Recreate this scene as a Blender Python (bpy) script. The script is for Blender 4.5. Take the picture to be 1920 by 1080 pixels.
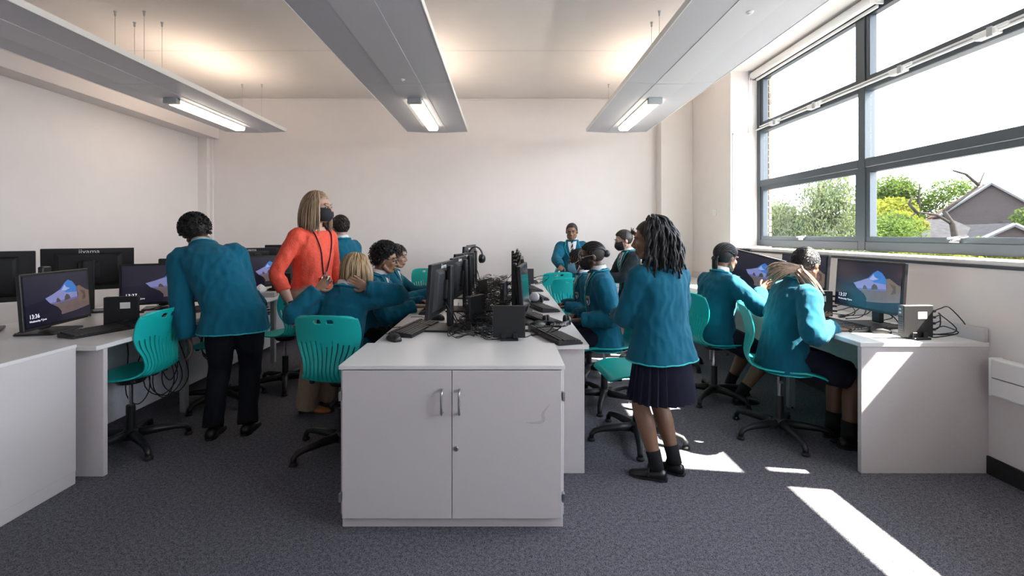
import bpy, bmesh, math, random
import numpy as np
from mathutils import Vector, Matrix, noise
from mathutils.bvhtree import BVHTree
V = Vector
R = math.radians
for o in list(bpy.data.objects):
    bpy.data.objects.remove(o)
SC = bpy.context.scene
C = SC.collection

# ------------------------------------------------------------------ camera, sky, sun, exposure
cam_d = bpy.data.cameras.new('camera')
cam_d.sensor_width = 36
cam_d.lens = 880 / 1920 * 36
cam_d.shift_x = 15 / 1920
cam_d.shift_y = -100 / 1920
cam_d.clip_start = 0.05
cam_d.clip_end = 400
cam = bpy.data.objects.new('camera', cam_d)
cam.location = (0, 0, 1.32)
cam.rotation_euler = (R(90), 0, 0)
C.objects.link(cam)
SC.camera = cam

wd = bpy.data.worlds.new('sky')
SC.world = wd
wd.use_nodes = True
nt = wd.node_tree
bg = nt.nodes['Background']
tc = nt.nodes.new('ShaderNodeTexCoord')
sx = nt.nodes.new('ShaderNodeSeparateXYZ')
rp = nt.nodes.new('ShaderNodeValToRGB')
rp.color_ramp.elements[0].position = 0.0
rp.color_ramp.elements[0].color = (.90, .93, 1.0, 1)
rp.color_ramp.elements[1].position = 0.9
rp.color_ramp.elements[1].color = (0.64, 0.79, 1.0, 1)
nt.links.new(tc.outputs['Generated'], sx.inputs[0])
nt.links.new(sx.outputs['Z'], rp.inputs[0])
nt.links.new(rp.outputs[0], bg.inputs['Color'])
bg.inputs['Strength'].default_value = 5.2

sun_d = bpy.data.lights.new('sun', 'SUN')
sun_d.energy = 26
sun_d.angle = R(0.6)
sun_d.color = (1.0, 0.90, 0.78)
sun = bpy.data.objects.new('sun', sun_d)
sun.rotation_euler = V((-1.0, 0.15, -1.17)).to_track_quat('-Z', 'Y').to_euler()
sun.location = (12, -3, 14)
C.objects.link(sun)

SC.view_settings.view_transform = 'Standard'
SC.view_settings.look = 'None'
SC.view_settings.gamma = 1
SC.view_settings.use_curve_mapping = False
SC.view_settings.exposure = 1.4

XR, XL, YB, YN, ZC = 2.68, -4.42, 6.875, -1.35, 3.32      # room: right, left, back, near walls, ceiling
XW = 3.02                                                # window plane
WY1, BAY, NB = 5.55, 1.62, 4                             # far jamb, bay width, number of bays
for k in range(NB):                                      # sky portals in the window openings
    ld = bpy.data.lights.new('window_portal', 'AREA')
    ld.shape = 'RECTANGLE'
    ld.size = BAY
    ld.size_y = 2.0
    ld.cycles.is_portal = True
    lo = bpy.data.objects.new('window_portal', ld)
    lo.location = (XW + 0.12, WY1 - BAY * (k + 0.5), 2.2)
    lo.rotation_euler = (R(90), 0, R(90))
    C.objects.link(lo)

# ------------------------------------------------------------------ materials
MATS = {}
def mat(name, col, rough=0.5, metal=0.0, var=0.06, scale=40, bump=0.0, bscale=None, emit=0, ecol=None, spec=0.5,
        sheen=0, sss=0, aniso=None):
    if name in MATS:
        return MATS[name]
    m = bpy.data.materials.new(name)
    m.use_nodes = True
    n = m.node_tree
    b = n.nodes['Principled BSDF']
    b.inputs['Roughness'].default_value = rough
    b.inputs['Metallic'].default_value = metal
    b.inputs['Specular IOR Level'].default_value = spec
    if sheen:
        b.inputs['Sheen Weight'].default_value = sheen
    if sss:
        b.inputs['Subsurface Weight'].default_value = sss
        b.inputs['Subsurface Radius'].default_value = (0.01, 0.004, 0.002)
    co = n.nodes.new('ShaderNodeTexCoord')
    src = co.outputs['Object']
    if aniso:
        mp = n.nodes.new('ShaderNodeMapping')
        mp.inputs['Scale'].default_value = aniso
        n.links.new(src, mp.inputs[0])
        src = mp.outputs[0]
    nz = n.nodes.new('ShaderNodeTexNoise')
    nz.inputs['Scale'].default_value = scale
    nz.inputs['Detail'].default_value = 4
    n.links.new(src, nz.inputs['Vector'])
    r = n.nodes.new('ShaderNodeValToRGB')
    c = V(col[:3])
    lo, hi = c * (1 - var), c * (1 + var)
    r.color_ramp.elements[0].position = 0.3
    r.color_ramp.elements[1].position = 0.7
    r.color_ramp.elements[0].color = (*lo, 1)
    r.color_ramp.elements[1].color = (min(1, hi.x), min(1, hi.y), min(1, hi.z), 1)
    n.links.new(nz.outputs['Fac'], r.inputs[0])
    n.links.new(r.outputs[0], b.inputs['Base Color'])
    if bump:
        nb = nz
        if bscale:
            nb = n.nodes.new('ShaderNodeTexNoise')
            nb.inputs['Scale'].default_value = bscale
            nb.inputs['Detail'].default_value = 3
            n.links.new(src, nb.inputs['Vector'])
        bp = n.nodes.new('ShaderNodeBump')
        bp.inputs['Strength'].default_value = bump
        bp.inputs['Distance'].default_value = 0.01
        n.links.new(nb.outputs['Fac'], bp.inputs['Height'])
        n.links.new(bp.outputs[0], b.inputs['Normal'])
    if emit:
        b.inputs['Emission Color'].default_value = (*(ecol or col)[:3], 1)
        b.inputs['Emission Strength'].default_value = emit
    MATS[name] = m
    return m

wallm = mat('wall_paint', (0.80, 0.755, 0.745), 0.7, var=0.012, scale=6, bump=0.03, bscale=220)
ceilm = mat('ceiling_paint', (0.84, 0.80, 0.775), 0.8, var=0.012, scale=5)
whitem = mat('white_paint', (0.84, 0.84, 0.84), 0.45, var=0.01)
laminate = mat('pale_grey_laminate', (0.63, 0.585, 0.59), 0.42, var=0.045, scale=260)
laminate_top = mat('white_worktop', (0.74, 0.72, 0.71), 0.3, var=0.02, scale=200)
raftm = mat('raft_white', (0.55, 0.55, 0.60), 0.55, var=0.02, scale=90)
raftm2 = mat('raft_centre', (0.61, 0.61, 0.655), 0.55, var=0.02, scale=90)
rafte = mat('raft_edge', (0.88, 0.87, 0.85), 0.5, var=0.01)
framem = mat('window_frame_grey', (0.045, 0.06, 0.075), 0.38, var=0.04, scale=60)
blackp = mat('black_plastic', (0.012, 0.012, 0.014), 0.42, var=0.1, scale=120)
blackm = mat('matt_black', (0.010, 0.010, 0.012), 0.6, var=0.1, scale=120)
greyp = mat('grey_plastic', (0.06, 0.06, 0.065), 0.4, var=0.08, scale=120)
tealp = mat('teal_plastic', (0.008, 0.46, 0.44), 0.38, var=0.03, scale=50, bump=0.04, bscale=500)
chrome = mat('chrome', (0.72, 0.72, 0.74), 0.16, 1.0, var=0.02)
steel = mat('brushed_steel', (0.5, 0.5, 0.52), 0.32, 1.0, var=0.05)
silverp = mat('silver_paint', (0.42, 0.44, 0.46), 0.4, 0.3, var=0.03)
paperm = mat('white_paper', (0.8, 0.8, 0.8), 0.7, var=0.02)
skirtm = mat('black_skirting', (0.02, 0.02, 0.022), 0.45, var=0.1)

def carpet():
    m = bpy.data.materials.new('carpet')
    m.use_nodes = True
    n = m.node_tree
    b = n.nodes['Principled BSDF']
    b.inputs['Roughness'].default_value = 0.95
    b.inputs['Specular IOR Level'].default_value = 0.1
    co = n.nodes.new('ShaderNodeTexCoord')
    a = n.nodes.new('ShaderNodeTexNoise'); a.inputs['Scale'].default_value = 210; a.inputs['Detail'].default_value = 3
    a2 = n.nodes.new('ShaderNodeTexNoise'); a2.inputs['Scale'].default_value = 60; a2.inputs['Detail'].default_value = 5
    ad = n.nodes.new('ShaderNodeMath'); ad.operation = 'ADD'
    ad.inputs[1].default_value = 0
    mx = n.nodes.new('ShaderNodeMath'); mx.operation = 'MULTIPLY_ADD'; mx.inputs[1].default_value = 0.45
    n.links.new(co.outputs['Object'], a.inputs['Vector']); n.links.new(co.outputs['Object'], a2.inputs['Vector'])
    n.links.new(a2.outputs['Fac'], mx.inputs[0]); n.links.new(a.outputs['Fac'], mx.inputs[2])
    r = n.nodes.new('ShaderNodeValToRGB')
    r.color_ramp.elements[0].position = 0.52; r.color_ramp.elements[0].color = (0.028, 0.028, 0.036, 1)
    r.color_ramp.elements[1].position = 0.93; r.color_ramp.elements[1].color = (0.245, 0.24, 0.275, 1)
    n.links.new(mx.outputs[0], r.inputs[0]); n.links.new(r.outputs[0], b.inputs['Base Color'])
    bp = n.nodes.new('ShaderNodeBump'); bp.inputs['Strength'].default_value = 0.5; bp.inputs['Distance'].default_value = 0.006
    n.links.new(a.outputs['Fac'], bp.inputs['Height']); n.links.new(bp.outputs[0], b.inputs['Normal'])
    return m

def glassm():
    m = bpy.data.materials.new('window_glass')
    m.use_nodes = True
    n = m.node_tree
    n.nodes.remove(n.nodes['Principled BSDF'])
    t = n.nodes.new('ShaderNodeBsdfTransparent'); t.inputs[0].default_value = (0.97, 0.985, 0.98, 1)
    g = n.nodes.new('ShaderNodeBsdfGlossy'); g.inputs['Roughness'].default_value = 0.02
    lw = n.nodes.new('ShaderNodeLayerWeight'); lw.inputs['Blend'].default_value = 0.5
    pw = n.nodes.new('ShaderNodeMath'); pw.operation = 'POWER'; pw.inputs[1].default_value = 5
    ml = n.nodes.new('ShaderNodeMath'); ml.operation = 'MULTIPLY_ADD'; ml.inputs[1].default_value = 0.3; ml.inputs[2].default_value = 0.02
    n.links.new(lw.outputs['Facing'], pw.inputs[0]); n.links.new(pw.outputs[0], ml.inputs[0])
    mx = n.nodes.new('ShaderNodeMixShader')
    n.links.new(ml.outputs[0], mx.inputs[0]); n.links.new(t.outputs[0], mx.inputs[1]); n.links.new(g.outputs[0], mx.inputs[2])
    n.links.new(mx.outputs[0], n.nodes['Material Output'].inputs['Surface'])
    return m
GLASS = glassm()
def blindm():
    m = bpy.data.materials.new('blind_fabric'); m.use_nodes = True; n = m.node_tree; n.nodes.remove(n.nodes['Principled BSDF'])
    d = n.nodes.new('ShaderNodeBsdfDiffuse'); t = n.nodes.new('ShaderNodeBsdfTranslucent'); mx = n.nodes.new('ShaderNodeMixShader'); mx.inputs[0].default_value = .6
    nz = n.nodes.new('ShaderNodeTexNoise'); nz.inputs['Scale'].default_value = 300; r = n.nodes.new('ShaderNodeValToRGB')
    r.color_ramp.elements[0].color = (.82, .82, .82, 1); r.color_ramp.elements[1].color = (.92, .92, .92, 1)
    n.links.new(nz.outputs['Fac'], r.inputs[0]); n.links.new(r.outputs[0], d.inputs[0]); n.links.new(r.outputs[0], t.inputs[0])
    n.links.new(d.outputs[0], mx.inputs[1]); n.links.new(t.outputs[0], mx.inputs[2]); n.links.new(mx.outputs[0], n.nodes['Material Output'].inputs['Surface'])
    return m

# ------------------------------------------------------------------ mesh helpers
class MB:
    def __init__(s):
        s.v = []; s.f = []; s.mi = []; s.cur = 0
    def add(s, vs, fs):
        b = len(s.v)
        s.v += [tuple(p) for p in vs]
        s.f += [tuple(i + b for i in f) for f in fs]
        s.mi += [s.cur] * len(fs)
        return s
    def box(s, x0, y0, z0, x1, y1, z1, M=None):
        vs = [V((x, y, z)) for z in (z0, z1) for y in (y0, y1) for x in (x0, x1)]
        if M is not None:
            vs = [M @ p for p in vs]
        return s.add(vs, [(0, 2, 3, 1), (4, 5, 7, 6), (0, 1, 5, 4), (2, 6, 7, 3), (0, 4, 6, 2), (1, 3, 7, 5)])
    def cbox(s, c, d, M=None):
        return s.box(c[0] - d[0] / 2, c[1] - d[1] / 2, c[2] - d[2] / 2, c[0] + d[0] / 2, c[1] + d[1] / 2, c[2] + d[2] / 2, M)
    def loft(s, rings, caps=True, closed=False):
        n = len(rings[0]); vs = [p for r in rings for p in r]; fs = []
        m = len(rings)
        for i in range(m if closed else m - 1):
            a, b = i * n, ((i + 1) % m) * n
            for j in range(n):
                k = (j + 1) % n
                fs.append((a + j, a + k, b + k, b + j))
        if caps and not closed:
            fs.append(tuple(range(n))[::-1]); fs.append(tuple((m - 1) * n + j for j in range(n)))
        return s.add(vs, fs)
    def tube(s, pts, r, n=8, caps=True, closed=False, flat=1.0, up=None):
        pts = [V(p) for p in pts]; m = len(pts)
        rs = list(r) if hasattr(r, '__len__') else [r] * m
        rings = []; prev = None
        for i, p in enumerate(pts):
            if closed:
                t = pts[(i + 1) % m] - pts[i - 1]
            else:
                t = pts[min(i + 1, m - 1)] - pts[max(i - 1, 0)]
            t = t.normalized() if t.length > 1e-9 else V((0, 0, 1))
            if prev is None:
                a = V(up) if up else (V((0, 0, 1)) if abs(t.z) < 0.9 else V((1, 0, 0)))
            else:
                a = prev
            x = a - t * a.dot(t)
            if x.length < 1e-6:
                x = t.orthogonal()
            x.normalize(); y = t.cross(x); prev = x
            rings.append([p + (x * math.cos(2 * math.pi * j / n) + y * math.sin(2 * math.pi * j / n) * flat) * rs[i] for j in range(n)])
        return s.loft(rings, caps, closed)
    def ell(s, c, r, F=None, n=14, m=9):
        c = V(c); rings = []
        if not hasattr(r, '__len__'):
            r = (r, r, r)
        vs = []; fs = []
        for i in range(m + 1):
            ph = -math.pi / 2 + math.pi * i / m
            for j in range(n):
                th = 2 * math.pi * j / n
                q = V((r[0] * math.cos(ph) * math.cos(th), r[1] * math.cos(ph) * math.sin(th), r[2] * math.sin(ph)))
                vs.append(c + (F @ q if F is not None else q))
        for i in range(m):
            for j in range(n):
                k = (j + 1) % n
                fs.append((i * n + j, i * n + k, (i + 1) * n + k, (i + 1) * n + j))
        return s.add(vs, fs)
    def lathe(s, prof, c=(0, 0, 0), n=20, M=None):
        c = V(c); rings = []
        for r, z in prof:
            ring = [V((max(r, 1e-4) * math.cos(2 * math.pi * j / n), max(r, 1e-4) * math.sin(2 * math.pi * j / n), z)) for j in range(n)]
            if M is not None:
                ring = [M @ q for q in ring]
            rings.append([c + q for q in ring])
        return s.loft(rings)
    def prism(s, poly, fa, fb):
        n = len(poly); vs = [fa(p) for p in poly] + [fb(p) for p in poly]
        fs = [tuple(range(n))[::-1], tuple(range(n, 2 * n))] + [(i, (i + 1) % n, n + (i + 1) % n, n + i) for i in range(n)]
        return s.add(vs, fs)
    def mesh(s, name, bevel=0, smooth=False, seg=1, recalc=True):
        me = bpy.data.meshes.new(name)
        me.from_pydata(s.v, [], s.f)
        if recalc or bevel:
            bm = bmesh.new(); bm.from_mesh(me)
            bmesh.ops.remove_doubles(bm, verts=bm.verts, dist=1e-6)
            bmesh.ops.recalc_face_normals(bm, faces=bm.faces)
            if bevel:
                es = [e for e in bm.edges if len(e.link_faces) == 2 and e.calc_face_angle(0) > 0.5]
                bmesh.ops.bevel(bm, geom=es, offset=bevel, segments=seg, affect='EDGES', profile=0.6, clamp_overlap=True)
            bm.to_mesh(me); bm.free()
        elif max(s.mi, default=0) > 0:
            me.polygons.foreach_set('material_index', s.mi)
        if smooth:
            me.polygons.foreach_set('use_smooth', [True] * len(me.polygons))
        me.update()
        return me

def obj(name, mb, m, parent=None, bevel=0, smooth=False, seg=1, loc=None, rot=None):
    me = mb.mesh(name, bevel, smooth, seg) if isinstance(mb, MB) else mb
    o = bpy.data.objects.new(name, me)
    if m is not None and not me.materials:
        me.materials.append(m)
    C.objects.link(o)
    if parent is not None:
        o.parent = parent
    if loc is not None:
        o.location = loc
    if rot is not None:
        o.rotation_euler = rot
    return o
def tag(o, label, cat, group=None, kind=None):
    o['label'] = label; o['category'] = cat
    if group: o['group'] = group
    if kind: o['kind'] = kind
    return o
def thing(name, label, cat, loc=(0, 0, 0), rz=0, group=None):
    o = bpy.data.objects.new(name, None)
    o.empty_display_size = 0.1
    C.objects.link(o); o.location = loc; o.rotation_euler = (0, 0, rz)
    return tag(o, label, cat, group)
def struct(name, mb, m, parent=None, bevel=0, **k):
    o = obj(name, mb, m, parent, bevel, **k)
    if parent is None: o['kind'] = 'structure'
    return o
def sroot(name):
    o = bpy.data.objects.new(name, None); C.objects.link(o); o['kind'] = 'structure'
    return o
def dup(root, loc, rz, label, group=None):
    r = root.copy(); C.objects.link(r); r.location = loc; r.rotation_euler = (0, 0, rz); r['label'] = label
    if group: r['group'] = group
    for ch in list(root.children):
        c = ch.copy(); C.objects.link(c); c.parent = r
        for g in list(ch.children):
            d = g.copy(); C.objects.link(d); d.parent = c
    return r
_tc = {}
def text_mesh(s, size, extr=0.0006, align='CENTER'):
    cu = bpy.data.curves.new('t', 'FONT'); cu.body = s; cu.size = size; cu.extrude = extr
    cu.align_x = align; cu.align_y = 'CENTER'; cu.resolution_u = 3
    o = bpy.data.objects.new('t', cu); C.objects.link(o)
    dg = bpy.context.evaluated_depsgraph_get()
    me = bpy.data.meshes.new_from_object(o.evaluated_get(dg))
    bpy.data.objects.remove(o); bpy.data.curves.remove(cu)
    return me
def remesh(mb, voxel, it=4, fac=0.5):
    me = mb.mesh('tmp')
    o = bpy.data.objects.new('tmp', me); C.objects.link(o)
    md = o.modifiers.new('r', 'REMESH'); md.mode = 'VOXEL'; md.voxel_size = voxel
    if it:
        sm = o.modifiers.new('s', 'SMOOTH'); sm.factor = fac; sm.iterations = it
    dg = bpy.context.evaluated_depsgraph_get()
    out = bpy.data.meshes.new_from_object(o.evaluated_get(dg))
    bpy.data.objects.remove(o); bpy.data.meshes.remove(me)
    out.polygons.foreach_set('use_smooth', [True] * len(out.polygons))
    out.materials.clear()
    return out
def join_meshes(ms):
    bm = bmesh.new()
    for m in ms:
        bm.from_mesh(m)
    out = bpy.data.meshes.new('joined'); bm.to_mesh(out); bm.free()
    out.polygons.foreach_set('use_smooth', [True] * len(out.polygons))
    for m in ms:
        bpy.data.meshes.remove(m)
    return out

def catmull(pts, n):
    out = []; m = len(pts)
    for i in range(n):
        t = i / (n - 1) * (m - 1); k = min(int(t), m - 2); f = t - k
        p = [pts[max(0, min(m - 1, k + d))] for d in (-1, 0, 1, 2)]
        out.append(tuple(0.5 * ((2 * p[1][j]) + (-p[0][j] + p[2][j]) * f + (2 * p[0][j] - 5 * p[1][j] + 4 * p[2][j] - p[3][j]) * f * f + (-p[0][j] + 3 * p[1][j] - 3 * p[2][j] + p[3][j]) * f ** 3) for j in range(len(p[0]))))
    return out

# ------------------------------------------------------------------ room
struct('floor', MB().box(XL - .1, YN - .1, -0.1, XR + .1, YB + .1, 0), carpet())
ce = struct('ceiling', MB().box(XL - .1, YN - .1, ZC, XW + .35, YB + .1, ZC + .12), ceilm)
for y in (5.1, 2.7, 0.3):
    obj('board_seam', MB().box(XL, y - .002, ZC - .0012, XR, y + .002, ZC), mat('seam_grey', (0.5, 0.48, 0.46), 0.8), ce)
struct('wall_back', MB().box(XL - .1, YB, 0, XR + .4, YB + .12, ZC), wallm)
struct('wall_left', MB().box(XL - .12, YN, 0, XL, YB, ZC), wallm)
struct('wall_near', MB().box(XL, YN - .12, 0, XR + .4, YN, ZC), wallm)
WY0 = WY1 - BAY * NB
wr = MB()
wr.box(XR, YN, 0, XW + .1, YB, 1.152)
wr.box(XR, YN, 3.25, XW + .1, YB, ZC)
wr.box(XR, WY1, 1.152, XW + .1, YB, 3.25)
wr.box(XR, YN, 1.152, XW + .1, WY0, 3.25)
struct('wall_right', wr, wallm)
col = MB().box(2.23, 6.66, 0, XR, YB, ZC)
struct('trim_1', col, wallm, bevel=.004)                         # boxed-in column in the corner
struct('trim_2', MB().box(XL, YN, 2.72, -4.18, YB, ZC), wallm)    # bulkhead along the left wall
struct('trim_3', MB().box(XL, YB - .1, 0, XL + .13, YB, 2.72).box(XL + .13, YB - .03, 0, XL + .17, YB, 2.72), wallm)
struct('trim_4', MB().box(-4.18, YB - .02, ZC - .035, 2.23, YB, ZC - .02), whitem)
struct('baseboard_right', MB().box(XR - .014, YN, 0, XR, 6.66, 0.1), skirtm, bevel=.003)
struct('baseboard_back', MB().box(XL, YB - .014, 0, 2.23, YB, 0.1), skirtm)
struct('baseboard_left', MB().box(XL, YN, 0, XL + .014, YB, 0.1), skirtm)

def trunking(name, label, x0, y0, x1, y1, lid):
    t = thing(name, label, 'trunking', (x0, y0, 0))
    m = MB().box(0, 0, .46, x1 - x0, y1 - y0, .655)
    obj('body', m, whitem, t, .008, seg=2)
    if lid == 'y':
        obj('lid_seam', MB().box(-.0015, .01, .553, 0, y1 - y0 - .01, .557), greyp, t)
        obj('end_cap', MB().box(-.004, y1 - y0 - .004, .455, x1 - x0, y1 - y0 + .008, .66), whitem, t, .004)
    else:
        obj('lid_seam', MB().box(.01, -.0015, .553, x1 - x0 - .01, 0, .557), greyp, t)
    return t
trunking('wall_trunking', 'white dado trunking box on the right wall beside the desk end', XR - .07, YN + .05, XR, 2.52, 'y')
trunking('wall_trunking', 'white dado trunking running low along the back wall', -4.2, YB - .06, 2.2, YB, 'x')
# brighter mounting strip between desk and trunking
# ------------------------------------------------------------------ windows
sill = struct('trim_5', MB().box(XR + .012, WY0 - .04, 1.150, XW - .02, WY1 + .03, 1.177), whitem, bevel=.008, seg=2)
obj('sill_edge', MB().box(XR - .006, WY0 - .04, 1.132, XR + .0, WY1 + .03, 1.153), framem, sill, .004)
def bar(m, a, b, w, d0, d1):
    """a bar in the window plane from (y,z) a to b of width w, X from d0 to d1"""
    (ya, za), (yb, zb) = a, b
    if abs(ya - yb) < 1e-6:
        m.box(d0, ya - w / 2, min(za, zb), d1, ya + w / 2, max(za, zb))
    else:
        m.box(d0, min(ya, yb), za - w / 2, d1, max(ya, yb), za + w / 2)
ZR = (1.19, 1.915, 2.55, 3.24)
for k in range(NB):
    w = sroot('window_%d' % (k + 1))
    yf, yn = WY1 - BAY * k, WY1 - BAY * (k + 1)
    m = MB(); bar(m, (yf - .035 if k == 0 else yf, ZR[0]), (yf - .035 if k == 0 else yf, ZR[3]), .07 if k == 0 else .075, XW - .03, XW + .06); obj('mullion', m, framem, w, .004)
    if k == NB - 1:
        m = MB(); bar(m, (yn + .035, ZR[0]), (yn + .035, ZR[3]), .07, XW - .03, XW + .06); obj('mullion', m, framem, w, .004)
    for j, z in enumerate(ZR):
        zz = z + .035 if j == 0 else (z - .035 if j == 3 else z)
        m = MB(); bar(m, (yf - .04, zz), (yn + .04, zz), .075, XW - .028, XW + .058); obj('transom', m, framem, w, .004)
    for j in range(3):
        z0, z1 = ZR[j] + (.07 if j == 0 else .036), ZR[j + 1] - (.07 if j == 2 else .036)
        y0, y1 = yn + .038, yf - (.07 if k == 0 else .038)
        if j != 1:
            s = MB(); t = .042
            s.box(XW - .02, y0, z0, XW + .04, y1, z0 + t); s.box(XW - .02, y0, z1 - t, XW + .04, y1, z1)
            s.box(XW - .02, y0, z0 + t, XW + .04, y0 + t, z1 - t); s.box(XW - .02, y1 - t, z0 + t, XW + .04, y1, z1 - t)
            sa = obj('sash', s, framem, w, .003)
            g = .04
        else:
            g = .004; sa = w
        obj('pane', MB().box(XW + .016, y0 + g, z0 + g, XW + .022, y1 - g, z1 - g), GLASS, sa)
        if j == 0:
            h = MB(); yc = (y0 + y1) / 2 - .02; zc = z0 + .02
            h.box(XW - .05, yc - .035, zc - .013, XW - .02, yc + .035, zc + .013)
            ho = obj('handle', h, chrome, sa, .006, seg=2)
            obj('lever', MB().tube([(XW - .05, yc + .02, zc), (XW - .075, yc + .01, zc + .012), (XW - .08, yc - .06, zc + .022), (XW - .075, yc - .12, zc + .026)], [.009, .009, .008, .006], 8), chrome, sa, smooth=True)
# opener gear along the upper transom
gear = thing('window_opener', 'white opener rod with brackets along the upper window transom', 'opener rod', (XW - .05, 0, 2.55))
obj('rod', MB().tube([(0, WY1 - .02, .0), (0, WY0 + .02, .0)], .010, 8), whitem, gear, smooth=True)
obj('guide', MB().box(-.006, WY0 + .05, .016, .02, WY1 - .1, .03), whitem, gear)
for k in range(NB):
    for q in (.3, .95):
        y = WY1 - BAY * k - q - .06
        br = obj('bracket', MB().box(-.028, y - .11, -.022, .02, y + .02, .022).box(-.02, y - .17, .005, .01, y + .04, .028), whitem, gear, .004)
        obj('clip', MB().box(-.034, y - .09, -.03, -.02, y - .06, .03), silverp, br, .002)
blind = thing('roller_blind', 'rolled up white roller blind above the window', 'blind', (XW - .09, 0, 3.19))
obj('roll', MB().tube([(0, WY1 - .03, 0), (0, WY1 - BAY - .2, 0)], .042, 16), whitem, blind, smooth=True)
obj('roll', MB().tube([(0, WY1 - BAY - .26, 0), (0, WY0 + .05, 0)], .042, 16), whitem, blind, smooth=True)
obj('bracket', MB().box(-.05, WY1 - .028, -.05, .06, WY1 - .02, .055), steel, blind)
obj('bracket', MB().box(-.05, WY1 - BAY - .235, -.05, .06, WY1 - BAY - .225, .055), whitem, blind)
obj('hem_bar', MB().box(.03, WY1 - BAY - .2, -.065, .05, WY1 - .03, -.04), whitem, blind, .004)
ch = MB()
for dx in (-.012, .012):
    ch.tube([(-.03 + dx, WY1 - .03, -.02), (-.03 + dx, WY1 - .03, -1.85)], .0035, 5)
obj('chain', ch, whitem, blind)
tr = thing('cable_trunking', 'thin white cable trunking on the window reveal', 'trunking', (XR + .02, WY1, 2.5))
obj('run', MB().box(.0, -.012, .0, .2, 0, .018).box(-.0, -.012, -.9, .016, 0, .018), whitem, tr, .002)
sw = obj('blind_switch', MB().box(XR - .012, 5.92, 1.56, XR, 6.0, 1.64).box(XR - .018, 5.945, 1.585, XR - .012, 5.975, 1.615), whitem, None, .003)
tag(sw, 'small white switch on the wall left of the window', 'switch')

# second blind, drawn down behind the camera end of the window
b2 = thing('roller_blind', 'lowered white roller blind over a near window bay', 'blind', (XW - .15, 0, 3.19))
obj('cloth', MB().box(.03, WY1 - 3 * BAY - .02, -1.365, .032, WY1 - 2 * BAY - .02, -.03), blindm(), b2)
obj('hem_bar', MB().box(.02, WY1 - 3 * BAY - .02, -1.39, .042, WY1 - 2 * BAY - .02, -1.365), whitem, b2, .004)
# inferred roof eaves, out of view, added to block sun on the top panes
struct('shading_eaves', MB().box(XW + .1, YN - 2, 4.8, XW + 1.95, YB + 3, 5.0), whitem)

# brick pier outside the far window jamb
brickm = [mat('brick_%d' % i, c, 0.9, var=.12, scale=60, bump=.3) for i, c in enumerate(((.36, .25, .17), (.42, .31, .21), (.30, .2, .14)))]
pier = sroot('wall_outside')
obj('mortar', MB().box(XW + .085, WY1 - .03, .9, XW + .097, WY1 + .25, 3.5), mat('mortar', (.5, .47, .42), .95), pier)
bme = [MB().box(0, 0, 0, .033, .1, .063).mesh('brick', .003) for _ in range(3)]
for i in range(3): bme[i].materials.append(brickm[i])
rnd = random.Random(3)
for r_ in range(30):
    obj('brick', bme[rnd.randrange(3)], None, pier, loc=(XW + .087, WY1 - .045 + rnd.uniform(-.003, .003), 1.05 + r_ * .075))

# ------------------------------------------------------------------ ceiling rafts and battens
def raft(xc, label):
    t = thing('ceiling_raft', label, 'ceiling raft', (xc, 0, 2.70), group='suspended ceiling rafts')
    y0, y1, hw = YN + .1, 6.35, .405
    for ya, yb in ((4.292, y1), (2.24, 4.288), (.19, 2.236), (y0, .186)):
        m = MB(); m.add([(x, y, z) for y in (ya, yb) for x, z in ((-hw, .012), (-.14, .0), (.14, .0), (hw, .012), (hw, .05), (-hw, .05))],
                        [(0, 1, 7, 6), (1, 2, 8, 7), (2, 3, 9, 8), (3, 4, 10, 9), (4, 5, 11, 10), (5, 0, 6, 11), (5, 4, 3, 2, 1, 0), (6, 7, 8, 9, 10, 11)])
        obj('panel', m, raftm, t)
        obj('centre_strip', MB().box(-.138, ya + .001, -.004, .138, yb - .001, .002), raftm2, t)
    obj('edge_trim', MB().box(hw, y0, .008, hw + .006, y1, .054), rafte, t)
    obj('edge_trim', MB().box(-hw - .006, y0, .008, -hw, y1, .054), rafte, t)
    for yw in (6.24, 4.42, 4.2, 2.35, 2.13, .3):
        for sx_ in (-.13, .13):
            w = obj('wire', MB().tube([(sx_, yw, .05), (sx_, yw, ZC - 2.70)], .0022, 5), steel, t)
            obj('wire_grip', MB().lathe([(.004, -.045), (.008, -.04), (.008, -.012), (.012, -.01), (.012, 0)], (sx_, yw, ZC - 2.70), 10), silverp, w)
    obj('uplight', MB().box(-.05, 4.76, .052, .05, 5.95, .075), mat('lit_uplight', (.9, .88, .84), .4, emit=6.5, ecol=(1.0, .80, .60)), t)
    det = obj('sensor', MB().lathe([(.022, 0), (.022, -.006), (.010, -.012), (.010, -.016)], (0, 4.16 if xc > -1 and xc < 0 else 2.9, -.003), 14), whitem, t, smooth=False)
    return t
def batten(xc, label):
    t = thing('batten_light', label, 'ceiling light', (xc, 0, 2.70), group='lit batten lights under the rafts')
    obj('housing', MB().box(-.07, 4.72, -.02, .07, 5.97, -.003), whitem, t)
    obj('end_cap', MB().box(-.07, 4.70, -.062, .07, 4.76, -.004), silverp, t, .003)
    d = MB(); prof = [(-.066, -.02), (-.066, -.045), (-.045, -.064), (.045, -.064), (.066, -.045), (.066, -.02)]
    d.loft([[(x, y, z) for x, z in prof] for y in (4.76, 5.95)])
    obj('diffuser', d, mat('lit_diffuser', (.9, .88, .84), .4, emit=4, ecol=(1.0, .87, .70)), t)
    obj('end_cap', MB().box(-.055, 5.95, -.062, .055, 5.965, -.02), whitem, t)
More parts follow.
